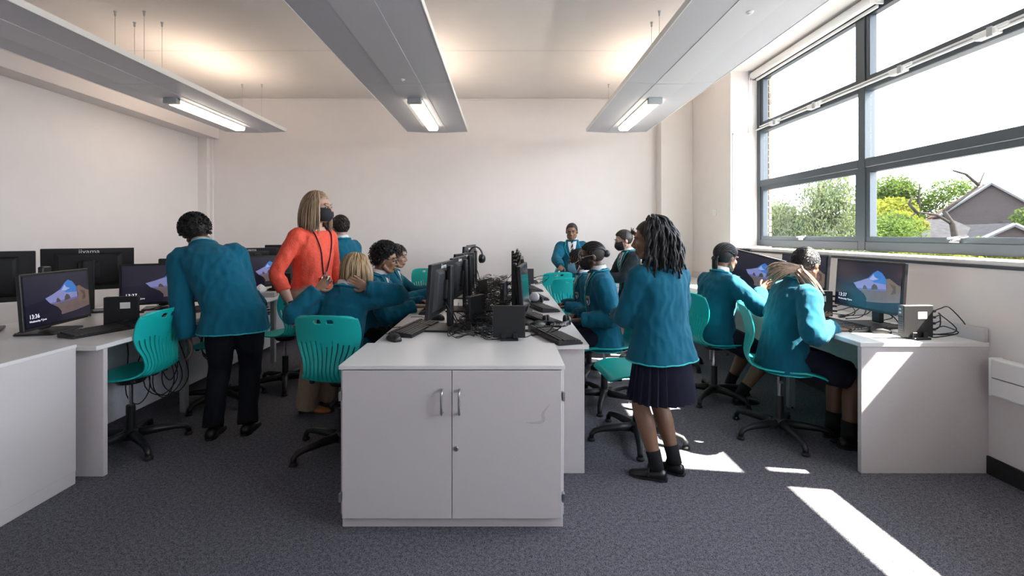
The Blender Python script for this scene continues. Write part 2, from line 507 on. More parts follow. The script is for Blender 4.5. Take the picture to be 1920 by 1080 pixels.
for xc, w_ in ((-3.35, 'left'), (-.90, 'middle'), (1.52, 'right')):
    raft(xc, {'left': 'white suspended ceiling raft over the left bank of computers', 'middle': 'white suspended ceiling raft in the middle of the ceiling', 'right': 'sunlit white suspended ceiling raft nearest the window'}[w_])
    batten(xc, {'left': 'lit batten light under the left ceiling raft', 'middle': 'lit batten light under the middle ceiling raft', 'right': 'lit batten light under the raft nearest the window'}[w_])

# ------------------------------------------------------------------ outdoors
GZ = -4.3
grass = struct('ground_outside', MB().box(XW + .6, -60, GZ - .2, 160, 160, GZ), mat('paving', (.09, .085, .08), .95, var=.3, scale=2))
def bricktex(name, c1, c2, mortar, sc):
    m = bpy.data.materials.new(name); m.use_nodes = True; n = m.node_tree; b = n.nodes['Principled BSDF']
    b.inputs['Roughness'].default_value = .95; b.inputs['Specular IOR Level'].default_value = 0
    co = n.nodes.new('ShaderNodeTexCoord'); mp = n.nodes.new('ShaderNodeMapping'); mp.inputs['Rotation'].default_value = (R(90), 0, 0)
    br = n.nodes.new('ShaderNodeTexBrick'); br.inputs['Scale'].default_value = sc
    br.inputs['Color1'].default_value = (*c1, 1); br.inputs['Color2'].default_value = (*c2, 1); br.inputs['Mortar'].default_value = (*mortar, 1)
    n.links.new(co.outputs['Object'], mp.inputs[0]); n.links.new(mp.outputs[0], br.inputs['Vector']); n.links.new(br.outputs[0], b.inputs['Base Color'])
    return m
farbrick = bricktex('far_brick', (.038, .03, .028), (.028, .024, .024), (.055, .048, .045), 2.2)
slate = mat('slate_roof', (.026, .025, .026), .8, spec=0, var=.2, scale=3, bump=.3)
redtile = mat('red_tile_roof', (.05, .033, .028), .85, spec=0, var=.2, scale=4)
def gable_house(name, label, x, y, rz, w, d, ze, za, roofm, wallmat, verge):
    t = thing(name, label, 'house', (x, y, 0), rz)
    m = MB(); poly = [(-w / 2, GZ), (w / 2, GZ), (w / 2, ze), (0, za), (-w / 2, ze)]
    m.prism(poly, lambda p: (p[0], 0, p[1]), lambda p: (p[0], d, p[1]))
    obj('wall', m, wallmat, t)
    for s in (-1, 1):
        n_ = V((s * (za - ze), 0, w / 2)).normalized() * .15
        a, b = V((0, -.3, za)), V((s * (w / 2 + .3), -.3, ze - .3 * (za - ze) / (w / 2)))
        q = MB(); dd = V((0, d + .6, 0))
        q.add([a, b, b + n_, a + n_, a + dd, b + dd, b + n_ + dd, a + n_ + dd], [(0, 1, 2, 3), (4, 7, 6, 5), (0, 4, 5, 1), (1, 5, 6, 2), (2, 6, 7, 3), (3, 7, 4, 0)])
        r = obj('roof_slope', q, roofm, t)
        obj('verge', MB().tube([a + V((0, -.04, .04)), b + V((0, -.04, .04))], .13, 4), verge, r)
    return t
hv = mat('verge_white', (.11, .11, .115), .6, spec=0)
h1 = gable_house('brick_house', 'dark brick house with steep gable and red roof beyond the window', 44.6, 43, R(-38), 6.6, 9, 3.25, 6.0, redtile, farbrick, hv)
obj('window', MB().box(-.55, -.05, .4, .55, .02, 1.9), mat('far_glass', (.03, .035, .04), .15), h1)
h2 = gable_house('brick_house', 'low slate roofed brick building with small gable outside', 33.3, 30.8, R(-22), 4.6, 12, .6, 1.95, slate, farbrick, hv)
obj('chimney', MB().box(.5, 2, 1.2, .95, 2.5, 2.3), farbrick, h2)
h2w = thing('slate_outbuilding', 'long slate roofed outbuilding behind the trees', 'building', (27, 33, 0))
obj('wall', MB().box(-3.5, 0, GZ, 7.0, 4, .95), farbrick, h2w)
q = MB().add([(-3.8, -.5, .85), (7.3, -.5, .85), (7.3, 3, 2.35), (-3.8, 3, 2.35), (-3.8, -.5, 1.0), (7.3, -.5, 1.0), (7.3, 3, 2.5), (-3.8, 3, 2.5)], [(0, 1, 2, 3), (4, 7, 6, 5), (0, 4, 5, 1), (1, 5, 6, 2), (2, 6, 7, 3), (3, 7, 4, 0)])
obj('roof_slope', q, slate, h2w)
tw = thing('apartment_block', 'grey far apartment block behind the birch tree', 'building', (49, 84, 0))
obj('wall', MB().box(-3.2, 0, GZ, 3.2, 6, 6.4), mat('far_concrete', (.07, .075, .08), .9), tw)
for k in range(3):
    obj('window_band', MB().box(-2.9, -.06, 1.2 + k * 1.8, 2.9, .02, 2.1 + k * 1.8), mat('far_glass', (.03, .035, .04), .15), tw)
tw2 = thing('far_terrace', 'pale far terrace of houses on the horizon', 'building', (70, 88, 0))
obj('wall', MB().box(-14, 0, GZ, 14, 6, 3.4), mat('far_render', (.11, .1, .09), .9), tw2)
obj('roof_slope', MB().prism([(0, 3.4), (6, 3.4), (3, 5.2)], lambda p: (-14.3, p[0], p[1]), lambda p: (14.3, p[0], p[1])), redtile, tw2)

def leafmat(name, c):
    m = bpy.data.materials.new(name); m.use_nodes = True; n = m.node_tree; n.nodes.remove(n.nodes['Principled BSDF'])
    d = n.nodes.new('ShaderNodeBsdfDiffuse'); t = n.nodes.new('ShaderNodeBsdfTranslucent'); mx = n.nodes.new('ShaderNodeMixShader'); mx.inputs[0].default_value = .45
    co = n.nodes.new('ShaderNodeTexCoord'); nz = n.nodes.new('ShaderNodeTexNoise'); nz.inputs['Scale'].default_value = 1.4; nz.inputs['Detail'].default_value = 6; r = n.nodes.new('ShaderNodeValToRGB')
    r.color_ramp.elements[0].position = .3; r.color_ramp.elements[1].position = .7
    r.color_ramp.elements[0].color = (c[0] * .55, c[1] * .6, c[2] * .7, 1); r.color_ramp.elements[1].color = (c[0] * 1.4, c[1] * 1.3, c[2] * 1.1, 1)
    n.links.new(co.outputs['Object'], nz.inputs['Vector']); n.links.new(nz.outputs['Fac'], r.inputs[0]); n.links.new(r.outputs[0], d.inputs[0]); n.links.new(r.outputs[0], t.inputs[0])
    n.links.new(d.outputs[0], mx.inputs[1]); n.links.new(t.outputs[0], mx.inputs[2]); n.links.new(mx.outputs[0], n.nodes['Material Output'].inputs['Surface'])
    return m
LM = [leafmat('leaf_mid', (.058, .088, .022)), leafmat('leaf_dark', (.03, .05, .016)), leafmat('leaf_lime', (.105, .115, .018)), leafmat('leaf_birch', (.075, .095, .048))]
barkm = mat('bark', (.03, .026, .022), .95, spec=0, var=.3, scale=8, bump=.4)
def tree(label, x, y, ztop, rx, rz_, lm, n, leaf, seed, droop=0, name='tree', blobs=9, low=0.0):
    rg = random.Random(seed)
    t = thing(name, label, 'tree', (x, y, GZ), group='trees outside the window')
    H = ztop - GZ; zc = H - rz_
    tk = obj('trunk', MB().tube([(0, 0, 0), (.1, .05, zc * .5), (0, 0, zc), (.15, 0, zc + rz_ * .6)], [.03 * H, .022 * H, .016 * H, .004 * H], 8), barkm, t, smooth=True)
    bl = []
    for i in range(blobs):
        a = rg.uniform(0, 6.28); e = rg.uniform(-.8, .9); rr = rg.uniform(.35, .75)
        c = V((math.cos(a) * rx * rr * math.sqrt(max(0, 1 - e * e * .8)), math.sin(a) * rx * rr * math.sqrt(max(0, 1 - e * e * .8)), zc + e * rz_ * .68))
        bl.append((c, rg.uniform(.32, .5) * rx, rg.uniform(.28, .42) * rz_))
        st = V((0, 0, zc - rz_ * .7 + (e + 1) * .3 * rz_))
        obj('branch', MB().tube([st, st.lerp(c, .5) + V((0, 0, -.08 * rz_)), c], [.011 * H, .007 * H, .002 * H], 5), barkm, t)
    m = MB(); n = int(n * 2.6); leaf *= .5
    for i in range(n):
        c, bx, bz = bl[i % blobs]
        d = V((rg.gauss(0, 1), rg.gauss(0, 1), rg.gauss(0, 1))).normalized() * (rg.random() ** .45)
        p = c + V((d.x * bx, d.y * bx, d.z * bz - (droop * rg.random() if droop else 0)))
        nx = V((rg.gauss(0, 1), rg.gauss(0, 1), rg.gauss(0, 1) * (.5 if not droop else 2))).normalized()
        ny = nx.cross(V((rg.gauss(0, 1), rg.gauss(0, 1), rg.gauss(0, 1)))).normalized()
        s = leaf * rg.uniform(.6, 1.3)
        sx_ = s * (.35 if droop else .55)
        m.add([p - nx * s, p + ny * sx_, p + nx * s, p - ny * sx_], [(0, 1, 2, 3)])
    f = obj('foliage', m.mesh('foliage', recalc=False), lm, t)
    f['kind'] = 'stuff'
    return t
tree('feathery birch tree filling the far window pane', 13.6, 20.5, 4.75, 2.3, 3.0, LM[3], 7000, .17, 1, droop=.5, blobs=16)
tree('dark green tree at the right of the far window pane', 19.5, 24.5, 2.75, 2.6, 2.6, LM[0], 3500, .16, 2)
tree('pale low tree at the left of the far window pane', 12.6, 23.5, 2.1, 1.8, 2.2, LM[0], 2600, .15, 3)
tree('tall dark green tree behind the brick house', 49, 55.5, 9.2, 5.6, 4.8, LM[0], 6000, .36, 4, blobs=13)
tree('light green rounded tree left of the brick house', 30.5, 38.5, 5.0, 3.4, 3.1, LM[2], 4200, .3, 5)
tree('small lime green tree beside the window mullion', 24.5, 30.5, 3.5, 2.5, 2.2, LM[2], 3200, .22, 6)
tree('lime green bush in front of the slate roofs', 20.6, 22.2, 1.62, 2.4, 1.15, LM[2], 3600, .16, 7, blobs=12)
tree('leafy green tree at the right edge of the window', 40.5, 34.0, 5.6, 3.0, 4.2, LM[0], 4200, .28, 8)
tree('distant dark tree on the horizon past the mullion', 55, 70, 4.9, 4, 3.5, LM[1], 1800, .5, 9)
tree('yellow green bush low under the small gable', 27.5, 26.2, 1.25, 1.9, .95, LM[2], 2000, .16, 10)
bt = thing('bare_limb_tree', 'tree with bare crooked limbs in front of the brick house', 'tree', (24.6, 25.5, GZ), group='trees outside the window')
obj('trunk', MB().tube([(.4, 0, 0), (.1, .1, 3.5), (-.1, 0, 5.5), (-.25, 0, 6.2), (-.6, .1, 6.9)], [.2, .18, .16, .13, .1], 7), barkm, bt, smooth=True)
for pts in (((-.25, 0, 6.2), (-1.1, 0, 6.7), (-2.1, .1, 6.85), (-2.7, 0, 6.4)), ((-2.1, .1, 6.85), (-2.6, 0, 7.3), (-2.4, 0, 7.7)), ((-.6, .1, 6.9), (.2, 0, 7.5), (1.2, 0, 8.3), (1.5, 0, 9)),
            ((1.2, 0, 8.3), (.5, 0, 8.9), (-.2, 0, 9.1)), ((-2.7, 0, 6.4), (-3.6, 0, 6.3), (-4.4, 0, 5.6)), ((-3.6, 0, 6.3), (-4.3, .1, 6.6))):
    obj('branch', MB().tube(pts, [.09 - .02 * i for i in range(len(pts))], 6), barkm, bt, smooth=True)

# ------------------------------------------------------------------ cabinets and benches
def cabinet(label, loc, marks=False):
    t = thing('storage_cabinet', label, 'cabinet', loc)
    W, D, H = 1.0, .44, .738
    c = MB().box(0, .02, .065, W, D, H - .018)
    obj('carcass', c, laminate, t, .002)
    obj('plinth', MB().box(.002, .035, 0, W - .002, D, .065), laminate, t, .002)
    obj('top', MB().box(-.004, 0, H - .018, W + .004, D, H), laminate_top, t, .003, seg=2)
    for k in range(2):
        x0, x1 = (.012, .4985) if k == 0 else (.5015, .988)
        d = obj('door', MB().box(x0, 0, .058, x1, .0195, H - .022), laminate, t, .0015)
        hx = .458 if k == 0 else .535
        obj('handle', MB().tube([(hx, 0, .631), (hx, -.018, .631), (hx, -.026, .629), (hx, -.03, .622), (hx, -.031, .61), (hx, -.031, .58), (hx, -.031, .55), (hx, -.03, .538), (hx, -.026, .531), (hx, -.018, .529), (hx, 0, .529)], .0058, 10, up=(1, 0, 0)), steel, d, smooth=True)
        for hz in (.60, .15):
            xx = -.003 if k == 0 else W - .009
            obj('hinge', MB().box(xx, -.003, hz - .02, xx + .012, .02, hz + .02), steel, d, .002)
        if k == 1:
            obj('lock', MB().lathe([(.012, 0), (.012, .004), (.009, .006), (.004, .006), (.003, .003)], (.519, 0, .37), 16, Matrix.Rotation(R(90), 3, 'X')), steel, d)
            obj('keyhole', MB().box(.5175, -.0068, .366, .5205, -.0035, .374), blackp, d)
    return t
cab0 = cabinet('pale grey two-door storage cabinet in front, at the end of the middle bench', (-.732, 2.085, 0))
sc_ = smp = catmull([(.829, .486), (.879, .484), (.907, .495), (.905, .526), (.938, .569)], 16)
sm_ = MB()
for i, (x_, z_) in enumerate(smp):
    w_ = .0075 * math.sin(math.pi * (i + .7) / 16.4)
    a_, b_ = smp[max(0, i - 1)], smp[min(15, i + 1)]; d_ = V((b_[0] - a_[0], 0, b_[1] - a_[1])).normalized(); n_ = V((-d_.z, 0, d_.x)) * w_
    sm_.v += [(x_ - n_.x, -.0004, z_ - n_.z), (x_ + n_.x, -.0004, z_ + n_.z)]
for i in range(15):
    sm_.f.append((2 * i, 2 * i + 1, 2 * i + 3, 2 * i + 2)); sm_.mi.append(0)
obj('scuff_mark', sm_, mat('scuff_grey', (.52, .48, .49), .5, var=.08, scale=200), cab0)
cabinet('white lit storage cabinet cut off by the left picture edge', (-3.27, 2.05, 0))

def bench(label, x0, x1, y0, y1, kind):
    t = thing('computer_bench', label, 'desk', (0, 0, 0))
    obj('worktop', MB().box(x0, y0, .7, x1, y1, .725), laminate_top, t, .002)
    e0, e1 = (x0 + .015, x1 - .015) if kind != 'wall' else (x0 + .008, x1)
    obj('end_panel', MB().box(e0, y0 + (.06 if kind != 'wall' else .004), 0, e1, y0 + (.088 if kind != 'wall' else .032), .7), laminate, t, .0015)
    obj('end_panel', MB().box(e0, y1 - .03, 0, e1, y1 - .004, .7), laminate, t, .0015)
    xm = (x0 + x1) / 2
    if kind == 'wall':
        obj('modesty_panel', MB().box(x1 - .12, y0 + .04, .22, x1 - .1, y1 - .04, .69), mat('modesty_grey', (.42, .45, .47), .5), t)  # panel in a plain darker grey
        obj('upstand', MB().box(x1 - .03, y0, .725, x1 - .008, y1, .80), laminate, t, .002)
        obj('rail', MB().box(x0 + .09, y0 + .04, .655, x0 + .12, y1 - .04, .695), silverp, t)
    else:
        for sx_ in (-1, 1):
            obj('modesty_panel', MB().box(xm + sx_ * .16 - .009, y0 + .1, .09, xm + sx_ * .16 + .009, y1 - .04, .69), mat('modesty_white', (.66, .68, .74), .5), t)
            obj('rail', MB().box(xm + sx_ * .42 - .015, y0 + .1, .655, xm + sx_ * .42 + .015, y1 - .04, .695), silverp, t)
    y = y0 + 1.0
    while y < y1 - .3:
        if kind == 'wall':
            l = obj('leg', MB().box(x0 + .2, y - .02, 0, x0 + .25, y + .02, .7), silverp, t, .003)
            obj('foot', MB().lathe([(.022, 0), (.022, .01), (.012, .014)], (x0 + .225, y, 0), 10), blackp, l)
        else:
            for sx_ in (-1, 1):
                l = obj('leg', MB().box(xm + sx_ * .36 - .022, y - .022, 0, xm + sx_ * .36 + .022, y + .022, .7), silverp, t, .003)
                obj('crossbar', MB().box(min(xm + sx_ * .17, xm + sx_ * .34), y - .015, .36, max(xm + sx_ * .17, xm + sx_ * .34), y + .015, .4), silverp, l)
        y += 1.35
    return t
bench('long double-sided computer bench down the middle of the room', -.713, .46, 2.535, 6.45, 'island')
bench('long computer bench along the left side of the room', -3.32, -2.17, 2.50, 6.3, 'island')
bench('white computer bench under the window', 1.967, 2.68, 2.59, 6.6, 'wall')

# ------------------------------------------------------------------ chairs
def chair_shell():
    # y, z, half width, concavity
    prof = catmull([(.235, .425, .165, 0), (.21, .448, .195, -.004), (.13, .462, .208, .004), (.0, .452, .21, .014), (-.11, .45, .195, .02), (-.175, .468, .165, .02),
                    (-.205, .52, .142, .012), (-.2, .585, .148, .01), (-.195, .65, .178, .022), (-.205, .72, .196, .034), (-.225, .79, .197, .04), (-.245, .845, .184, .04), (-.25, .862, .15, .038)], 73)
    NS = 11; slots = []
    us = {-1.0, 1.0, -.97, .97}
    for i in range(NS):
        c = -.86 + 1.72 * i / (NS - 1)
        slots.append((c - .022, c + .022)); us |= {round(c - .022, 4), round(c + .022, 4), round(c - .086 + .0, 4)}
    for q in (.075, .1, .13, .17, .21, .25, .285, .31):
        us |= {q, -q}
    us = sorted(us); us = [u for i, u in enumerate(us) if i == 0 or u - us[i - 1] > .006 or any(abs(u - e) < 1e-4 for sl in slots for e in sl)]
    m = len(us); vs = []; fs = []
    for (y, z, w, c) in prof:
        for u in us:
            x = u * w
            if z > .5:
                vs.append((x, y + c * u * u, z - (.012 * abs(u) ** 4 if z > .84 else 0)))
            else:
                vs.append((x, y, z + c * u * u))
    nv = len(prof)
    for i in range(nv - 1):
        zc = (prof[i][1] + prof[i + 1][1]) / 2; yc = prof[i][0]
        for j in range(m - 1):
            uc = (us[j] + us[j + 1]) / 2; wd = us[j + 1] - us[j]
            slot = any(a_ - 1e-4 < uc < b_ + 1e-4 for a_, b_ in slots) and yc < -.15 and .478 < zc < .715 - .03 * abs(uc) ** 2 - .02 * ((j * 7) % 3)
            xc = uc * prof[i][2]
            hole = i > 58 and ((abs(zc - .826) < .0115 and .018 < abs(xc) < .056) or (abs(zc - .826) < .006 and .012 < abs(xc) < .062))
            if not (slot or hole):
                fs.append((i * m + j, i * m + j + 1, (i + 1) * m + j + 1, (i + 1) * m + j))
    me = bpy.data.meshes.new('seat_shell'); me.from_pydata(vs, [], fs)
    o = bpy.data.objects.new('tmp', me); C.objects.link(o)
    s = o.modifiers.new('s', 'SOLIDIFY'); s.thickness = .009; s.offset = 0
    e = o.modifiers.new('b', 'BEVEL'); e.width = .0025; e.segments = 1; e.limit_method = 'ANGLE'; e.angle_limit = R(50)
    out = bpy.data.meshes.new_from_object(o.evaluated_get(bpy.context.evaluated_depsgraph_get()))
    bpy.data.objects.remove(o)
    out.polygons.foreach_set('use_smooth', [True] * len(out.polygons))
    out.name = 'seat_shell'
    return out
def make_chair(label, loc, rz):
    t = thing('swivel_chair', label, 'chair', loc, rz, 'teal swivel chairs')
    obj('seat_shell', chair_shell(), tealp, t)
    p = MB().lathe([(.05, .395), (.07, .40), (.09, .425), (.09, .44)], (0, 0, 0), 18)
    mt = obj('seat_mount', p, blackp, t)
    obj('lever', MB().tube([(.05, 0, .41), (.16, -.02, .405), (.2, -.02, .40)], [.006, .006, .011], 6), blackp, mt)
    for sx_ in (-1, 1):
        for sy in (-1, 1):
            obj('bolt', MB().lathe([(.013, .435), (.016, .44), (.016, .452)], (sx_ * .13, sy * .12, 0), 10), blackp, mt)
    obj('gas_lift', MB().lathe([(.012, .22), (.012, .40)], (0, 0, 0), 14), chrome, t, smooth=False)
    obj('column', MB().lathe([(.026, .06), (.026, .10), (.025, .255), (.022, .26), (.012, .26)], (0, 0, 0), 18), blackp, t)
    obj('hub', MB().lathe([(.03, .045), (.045, .05), (.045, .095), (.036, .11), (.028, .112)], (0, 0, 0), 20), blackp, t)
    am = MB(); rings = []
    for r_, z, w, h in ((.02, .078, .028, .03), (.12, .08, .026, .026), (.22, .075, .022, .021), (.275, .064, .02, .02), (.298, .045, .018, .018), (.302, .022, .017, .016)):
        k = 10; down = r_ > .28
        ring = []
        for j in range(k):
            a = 2 * math.pi * j / k; cx, cz = math.cos(a) * w, math.sin(a) * h
            if r_ > .29:
                ring.append(V((cx, r_ + cz, z)))
            elif r_ > .25:
                ring.append(V((cx, r_ + cz * .7, z + cz * .7)))
            else:
                ring.append(V((cx, r_, z + cz)))
        rings.append(ring)
    am.loft(rings); ame = am.mesh('base_arm', smooth=True)
    gm = MB().lathe([(.02, 0), (.024, .003), (.024, .012), (.017, .02), (.015, .026)], (0, .302, 0), 14).mesh('glide')
    for k in range(5):
        a = obj('base_arm', ame, blackp, t, rot=(0, 0, R(72 * k)))
        obj('glide', gm, blackm, a)
    return t
CH = [  # x, y, facing yaw (0 = away from camera, 90 = left), label, base turn irrelevant
    (-2.33, 2.93, 90, 'empty teal swivel chair at the front of the left bench, beside the cabinet'),
    (-2.23, 3.72, 95, 'teal swivel chair mostly hidden behind the standing boy'),
    (-1.92, 4.12, 60, 'teal swivel chair at the left bench between the boy and the woman'),
    (-1.0, 2.90, -6, 'teal swivel chair under the blond child with bowed head'),
    (-1.06, 3.70, -86, 'teal swivel chair under the boy with glasses'),
    (-1.08, 4.45, -90, 'teal swivel chair under the dark-haired boy behind the boy with glasses'),
    (-1.10, 6.15, 168, 'empty teal swivel chair by the back wall left of the middle bench'),
    (.86, 3.04, 96, 'empty teal swivel chair in front of the standing girl in a skirt'),
    (.79, 3.70, 90, 'teal swivel chair under the girl with black mask and glasses'),
    (.80, 4.42, 90, 'teal swivel chair under the girl with the blue mask'),
    (.66, 5.22, 14, 'empty teal swivel chair with slotted back left of the blue-masked girl'),
    (.60, 5.95, 18, 'teal swivel chair on which the far standing girl rests her hand'),
    (.52, 6.52, 84, 'empty teal swivel chair seen edge-on at the far end of the middle bench'),
    (1.70, 3.80, -80, 'teal swivel chair under the girl with long braids'),
    (1.82, 3.10, -112, 'teal swivel chair under the girl nearest the window'),
    (1.72, 4.75, -80, 'teal swivel chair in the shade behind the girl with long braids'),
]
ch0 = None
for x, y, a, l in CH:
    if ch0 is None:
        ch0 = make_chair(l, (x, y, 0), R(a))
    else:
        dup(ch0, (x, y, 0), R(a), l)

# ------------------------------------------------------------------ computers
def screen_pic():
    """lock-screen picture: view from a dark sea cave; layered flat print on the screen, y<0 is the viewer side"""
    cols = [('scr_cave', (.010, .009, .018)), ('scr_sky', (.025, .10, .30)), ('scr_haze', (.13, .135, .28)), ('scr_sand', (.085, .06, .06)), ('scr_rock', (.05, .035, .032)), ('scr_wall', (.10, .065, .052)), ('scr_sea', (.07, .08, .2)), ('scr_dark', (.006, .005, .012)), ('scr_cloud', (.2, .22, .38))]
    m = MB()
    W, H = .515, .29
    def poly(ps, mi, d):
        m.cur = mi
        m.add([((x - .5) * W, -d, (y - .5) * H) for x, y in ps], [tuple(range(len(ps)))])
    poly([(0, 0), (1, 0), (1, 1), (0, 1)], 0, .0)
    poly([(.29, .52), (.40, .58), (.52, .66), (.60, .79), (.66, .85), (.73, .80), (.79, .68), (.80, .50), (.80, .38), (.36, .38), (.33, .45)], 2, .0003)
    poly([(.52, .66), (.60, .79), (.66, .85), (.73, .80), (.79, .68), (.80, .56), (.62, .58)], 1, .0004)
    poly([(.54, .64), (.60, .76), (.62, .70), (.68, .66), (.60, .62)], 8, .0005)
    poly([(.345, .38), (.80, .40), (.80, .46), (.36, .41)], 6, .0006)
    poly([(.36, .37), (.80, .42), (1, .36), (1, .22), (.76, .16), (.52, .13), (.50, .25), (.42, .33)], 3, .0007)
    poly([(.45, .40), (.455, .47), (.475, .50), (.50, .47), (.52, .42), (.51, .40)], 4, .0008)
    poly([(.58, .41), (.59, .50), (.62, .55), (.66, .52), (.68, .46), (.67, .43)], 4, .0008)
    poly([(.79, .68), (.84, .70), (.96, .58), (1, .56), (1, .30), (.86, .33), (.79, .36), (.81, .50)], 5, .0009)
    poly([(.84, .60), (.90, .48), (.87, .36), (.94, .40), (.93, .55)], 4, .001)
    poly([(0, 0), (0, .42), (.29, .50), (.36, .40), (.47, .30), (.52, .2), (.50, 0)], 7, .001)
    me = m.mesh('lock_picture', recalc=False)
    for n_, c in cols:
        me.materials.append(mat(n_, c, .25, var=.12, scale=18, emit=.42, ecol=c))
    return me
PIC = screen_pic()
TXT = {s: text_mesh(s, .034, .0001, 'LEFT') for s in ('13:36', '13:37')}
TDAY = text_mesh('Wednesday 9 June', .0165, .0001, 'LEFT')
TLOGO = text_mesh('iiyama', .05, .0008)
txtm = mat('screen_text', (.7, .7, .8), .4, emit=.35, ecol=(.8, .8, .9))
logom = mat('logo_print', (.85, .86, .88), .5)
scrm = mat('screen_off', (.008, .009, .012), .12, var=.02)
MON = {}
def monitor(label, x, y, face, mode='on', tilt=4, z=.725, clock='13:37', lift=.105, roll=0):
    """face: yaw of the direction the screen looks (180 = to the camera)"""
    t = thing('monitor', label, 'monitor', (x, y, z), R(face + 180), 'computer monitors')
    W, H = .545, .325
    c = V((0, -.03, lift + H / 2))
    M = Matrix.Translation(c) @ Matrix.Rotation(R(-tilt), 4, 'X') @ Matrix.Rotation(R(roll), 4, 'Y')
    if 'parts' not in MON:
        MON['parts'] = dict(
            bz=MB().box(-W / 2, -.012, -H / 2, W / 2, .012, H / 2).mesh('bezel', .003),
            bk=MB().loft([[(sx_ * w, yy, sz * h) for sx_, sz in ((-1, -1), (1, -1), (1, 1), (-1, 1))] for yy, w, h in ((.011, .20, .13), (.03, .185, .115), (.036, .17, .10))]).mesh('back_cover', .002),
            sc=MB().box(-.262, -.0135, -.147, .262, -.0115, .150).mesh('screen'),
            nk=MB().box(-.034, .018, .02, .034, .05, .40).mesh('stand_neck', .006),
            vm=MB().box(-.06, .03, -.06, .06, .058, .06).mesh('mount_plate', .004),
            bs=MB().box(-.13, -.10, 0, .13, .11, .012).mesh('stand_base', .005),
            lt=MB().box(.24, -.0145, -.158, .25, -.012, -.156).mesh('power_light'))
    P_ = MON['parts']
    def part(n_, me, m, par=t, mtx=None):
        o = obj(n_, me, m, par)
        if mtx is not None: o.matrix_local = mtx
        return o
    bz = part('bezel', P_['bz'], blackp, t, M)
    part('power_light', P_['lt'], whitem, bz)
    part('back_cover', P_['bk'], blackm, t, M)
    part('mount_plate', P_['vm'], blackp, t, M)
    lg = part('logo', TLOGO, logom, t, M @ Matrix.Translation((0, .0135, .138)) @ Matrix.Rotation(R(180), 4, 'Z') @ Matrix.Rotation(R(90), 4, 'X'))
    sc = part('screen', P_['sc'], scrm, t, M)
    if mode == 'on':
        part('lock_picture', PIC, None, sc, Matrix.Translation((0, -.0138, .0015)))
        part('clock', TXT[clock], txtm, sc, Matrix.Translation((-.235, -.0155, -.085)) @ Matrix.Rotation(R(90), 4, 'X'))
        part('date', TDAY, txtm, sc, Matrix.Translation((-.235, -.0155, -.112)) @ Matrix.Rotation(R(90), 4, 'X'))
    part('stand_neck', P_['nk'], blackp)
    part('stand_base', P_['bs'], blackp)
    rg = random.Random(label)
    cb = MB()
    for k in range(2):
        xx = rg.uniform(-.05, .05)
        cb.tube(catmull([(xx, .012, lift + .08), (xx + .01, .06, lift), (xx + .04, .09, .06), (xx + rg.uniform(-.1, .1), .12, .012), (xx + rg.uniform(-.2, .2), .14, .006)], 14), .0035, 5)
    obj('cable', cb, blackm, t, smooth=True)
    return t
def mini_pc(label, x, y, yaw, cables=3, z=.725, clab=True, seed=1):
    """slim PC standing on edge; yaw 0: broad side to the camera, front grille to the left"""
    t = thing('mini_computer', label, 'computer', (x, y, z), R(yaw), 'slim desktop computers')
    obj('case', MB().box(-.09, -.018, .012, .09, .018, .192), blackm, t, .003)
    obj('front_grille', MB().box(-.093, -.016, .014, -.09, .016, .19), greyp, t)
    for k in range(9):
        obj('vent', MB().box(-.0945, -.013, .02 + k * .013, -.093, .013, .025 + k * .013), blackp, t)
    for k in range(2):
        obj('port', MB().box(-.0945, -.004, .145 + k * .02, -.093, .008, .155 + k * .02), silverp, t)
    obj('foot_stand', MB().box(-.05, -.045, 0, .05, .045, .012).box(-.045, -.03, .012, -.02, -.019, .04).box(.02, -.03, .012, .045, -.019, .04), blackp, t, .002)
    if clab:
        obj('label_sticker', MB().box(-.005, -.0189, .115, .05, -.018, .155), paperm, t)
    rg = random.Random(seed)
    for k in range(cables):
        z0 = .05 + k * .035
        cb = MB().tube([(.088, 0, z0), (.118, 0, z0)], .0075, 6)
        e = (rg.uniform(.2, .34), rg.uniform(-.08, .14))
        cb.tube(catmull([(.11, 0, z0), (.15, .0, z0 + .015), (.2 + rg.uniform(-.02, .1), rg.uniform(-.05, .08), z0 + rg.uniform(.0, .05)), (e[0], e[1], .04), (e[0] - .08, e[1] + .05, .006), (rg.uniform(.1, .2), e[1] + .08, .005)], 22), .0032, 5)
        obj('cable', cb, blackm, t, smooth=True)
    return t
KB = {}
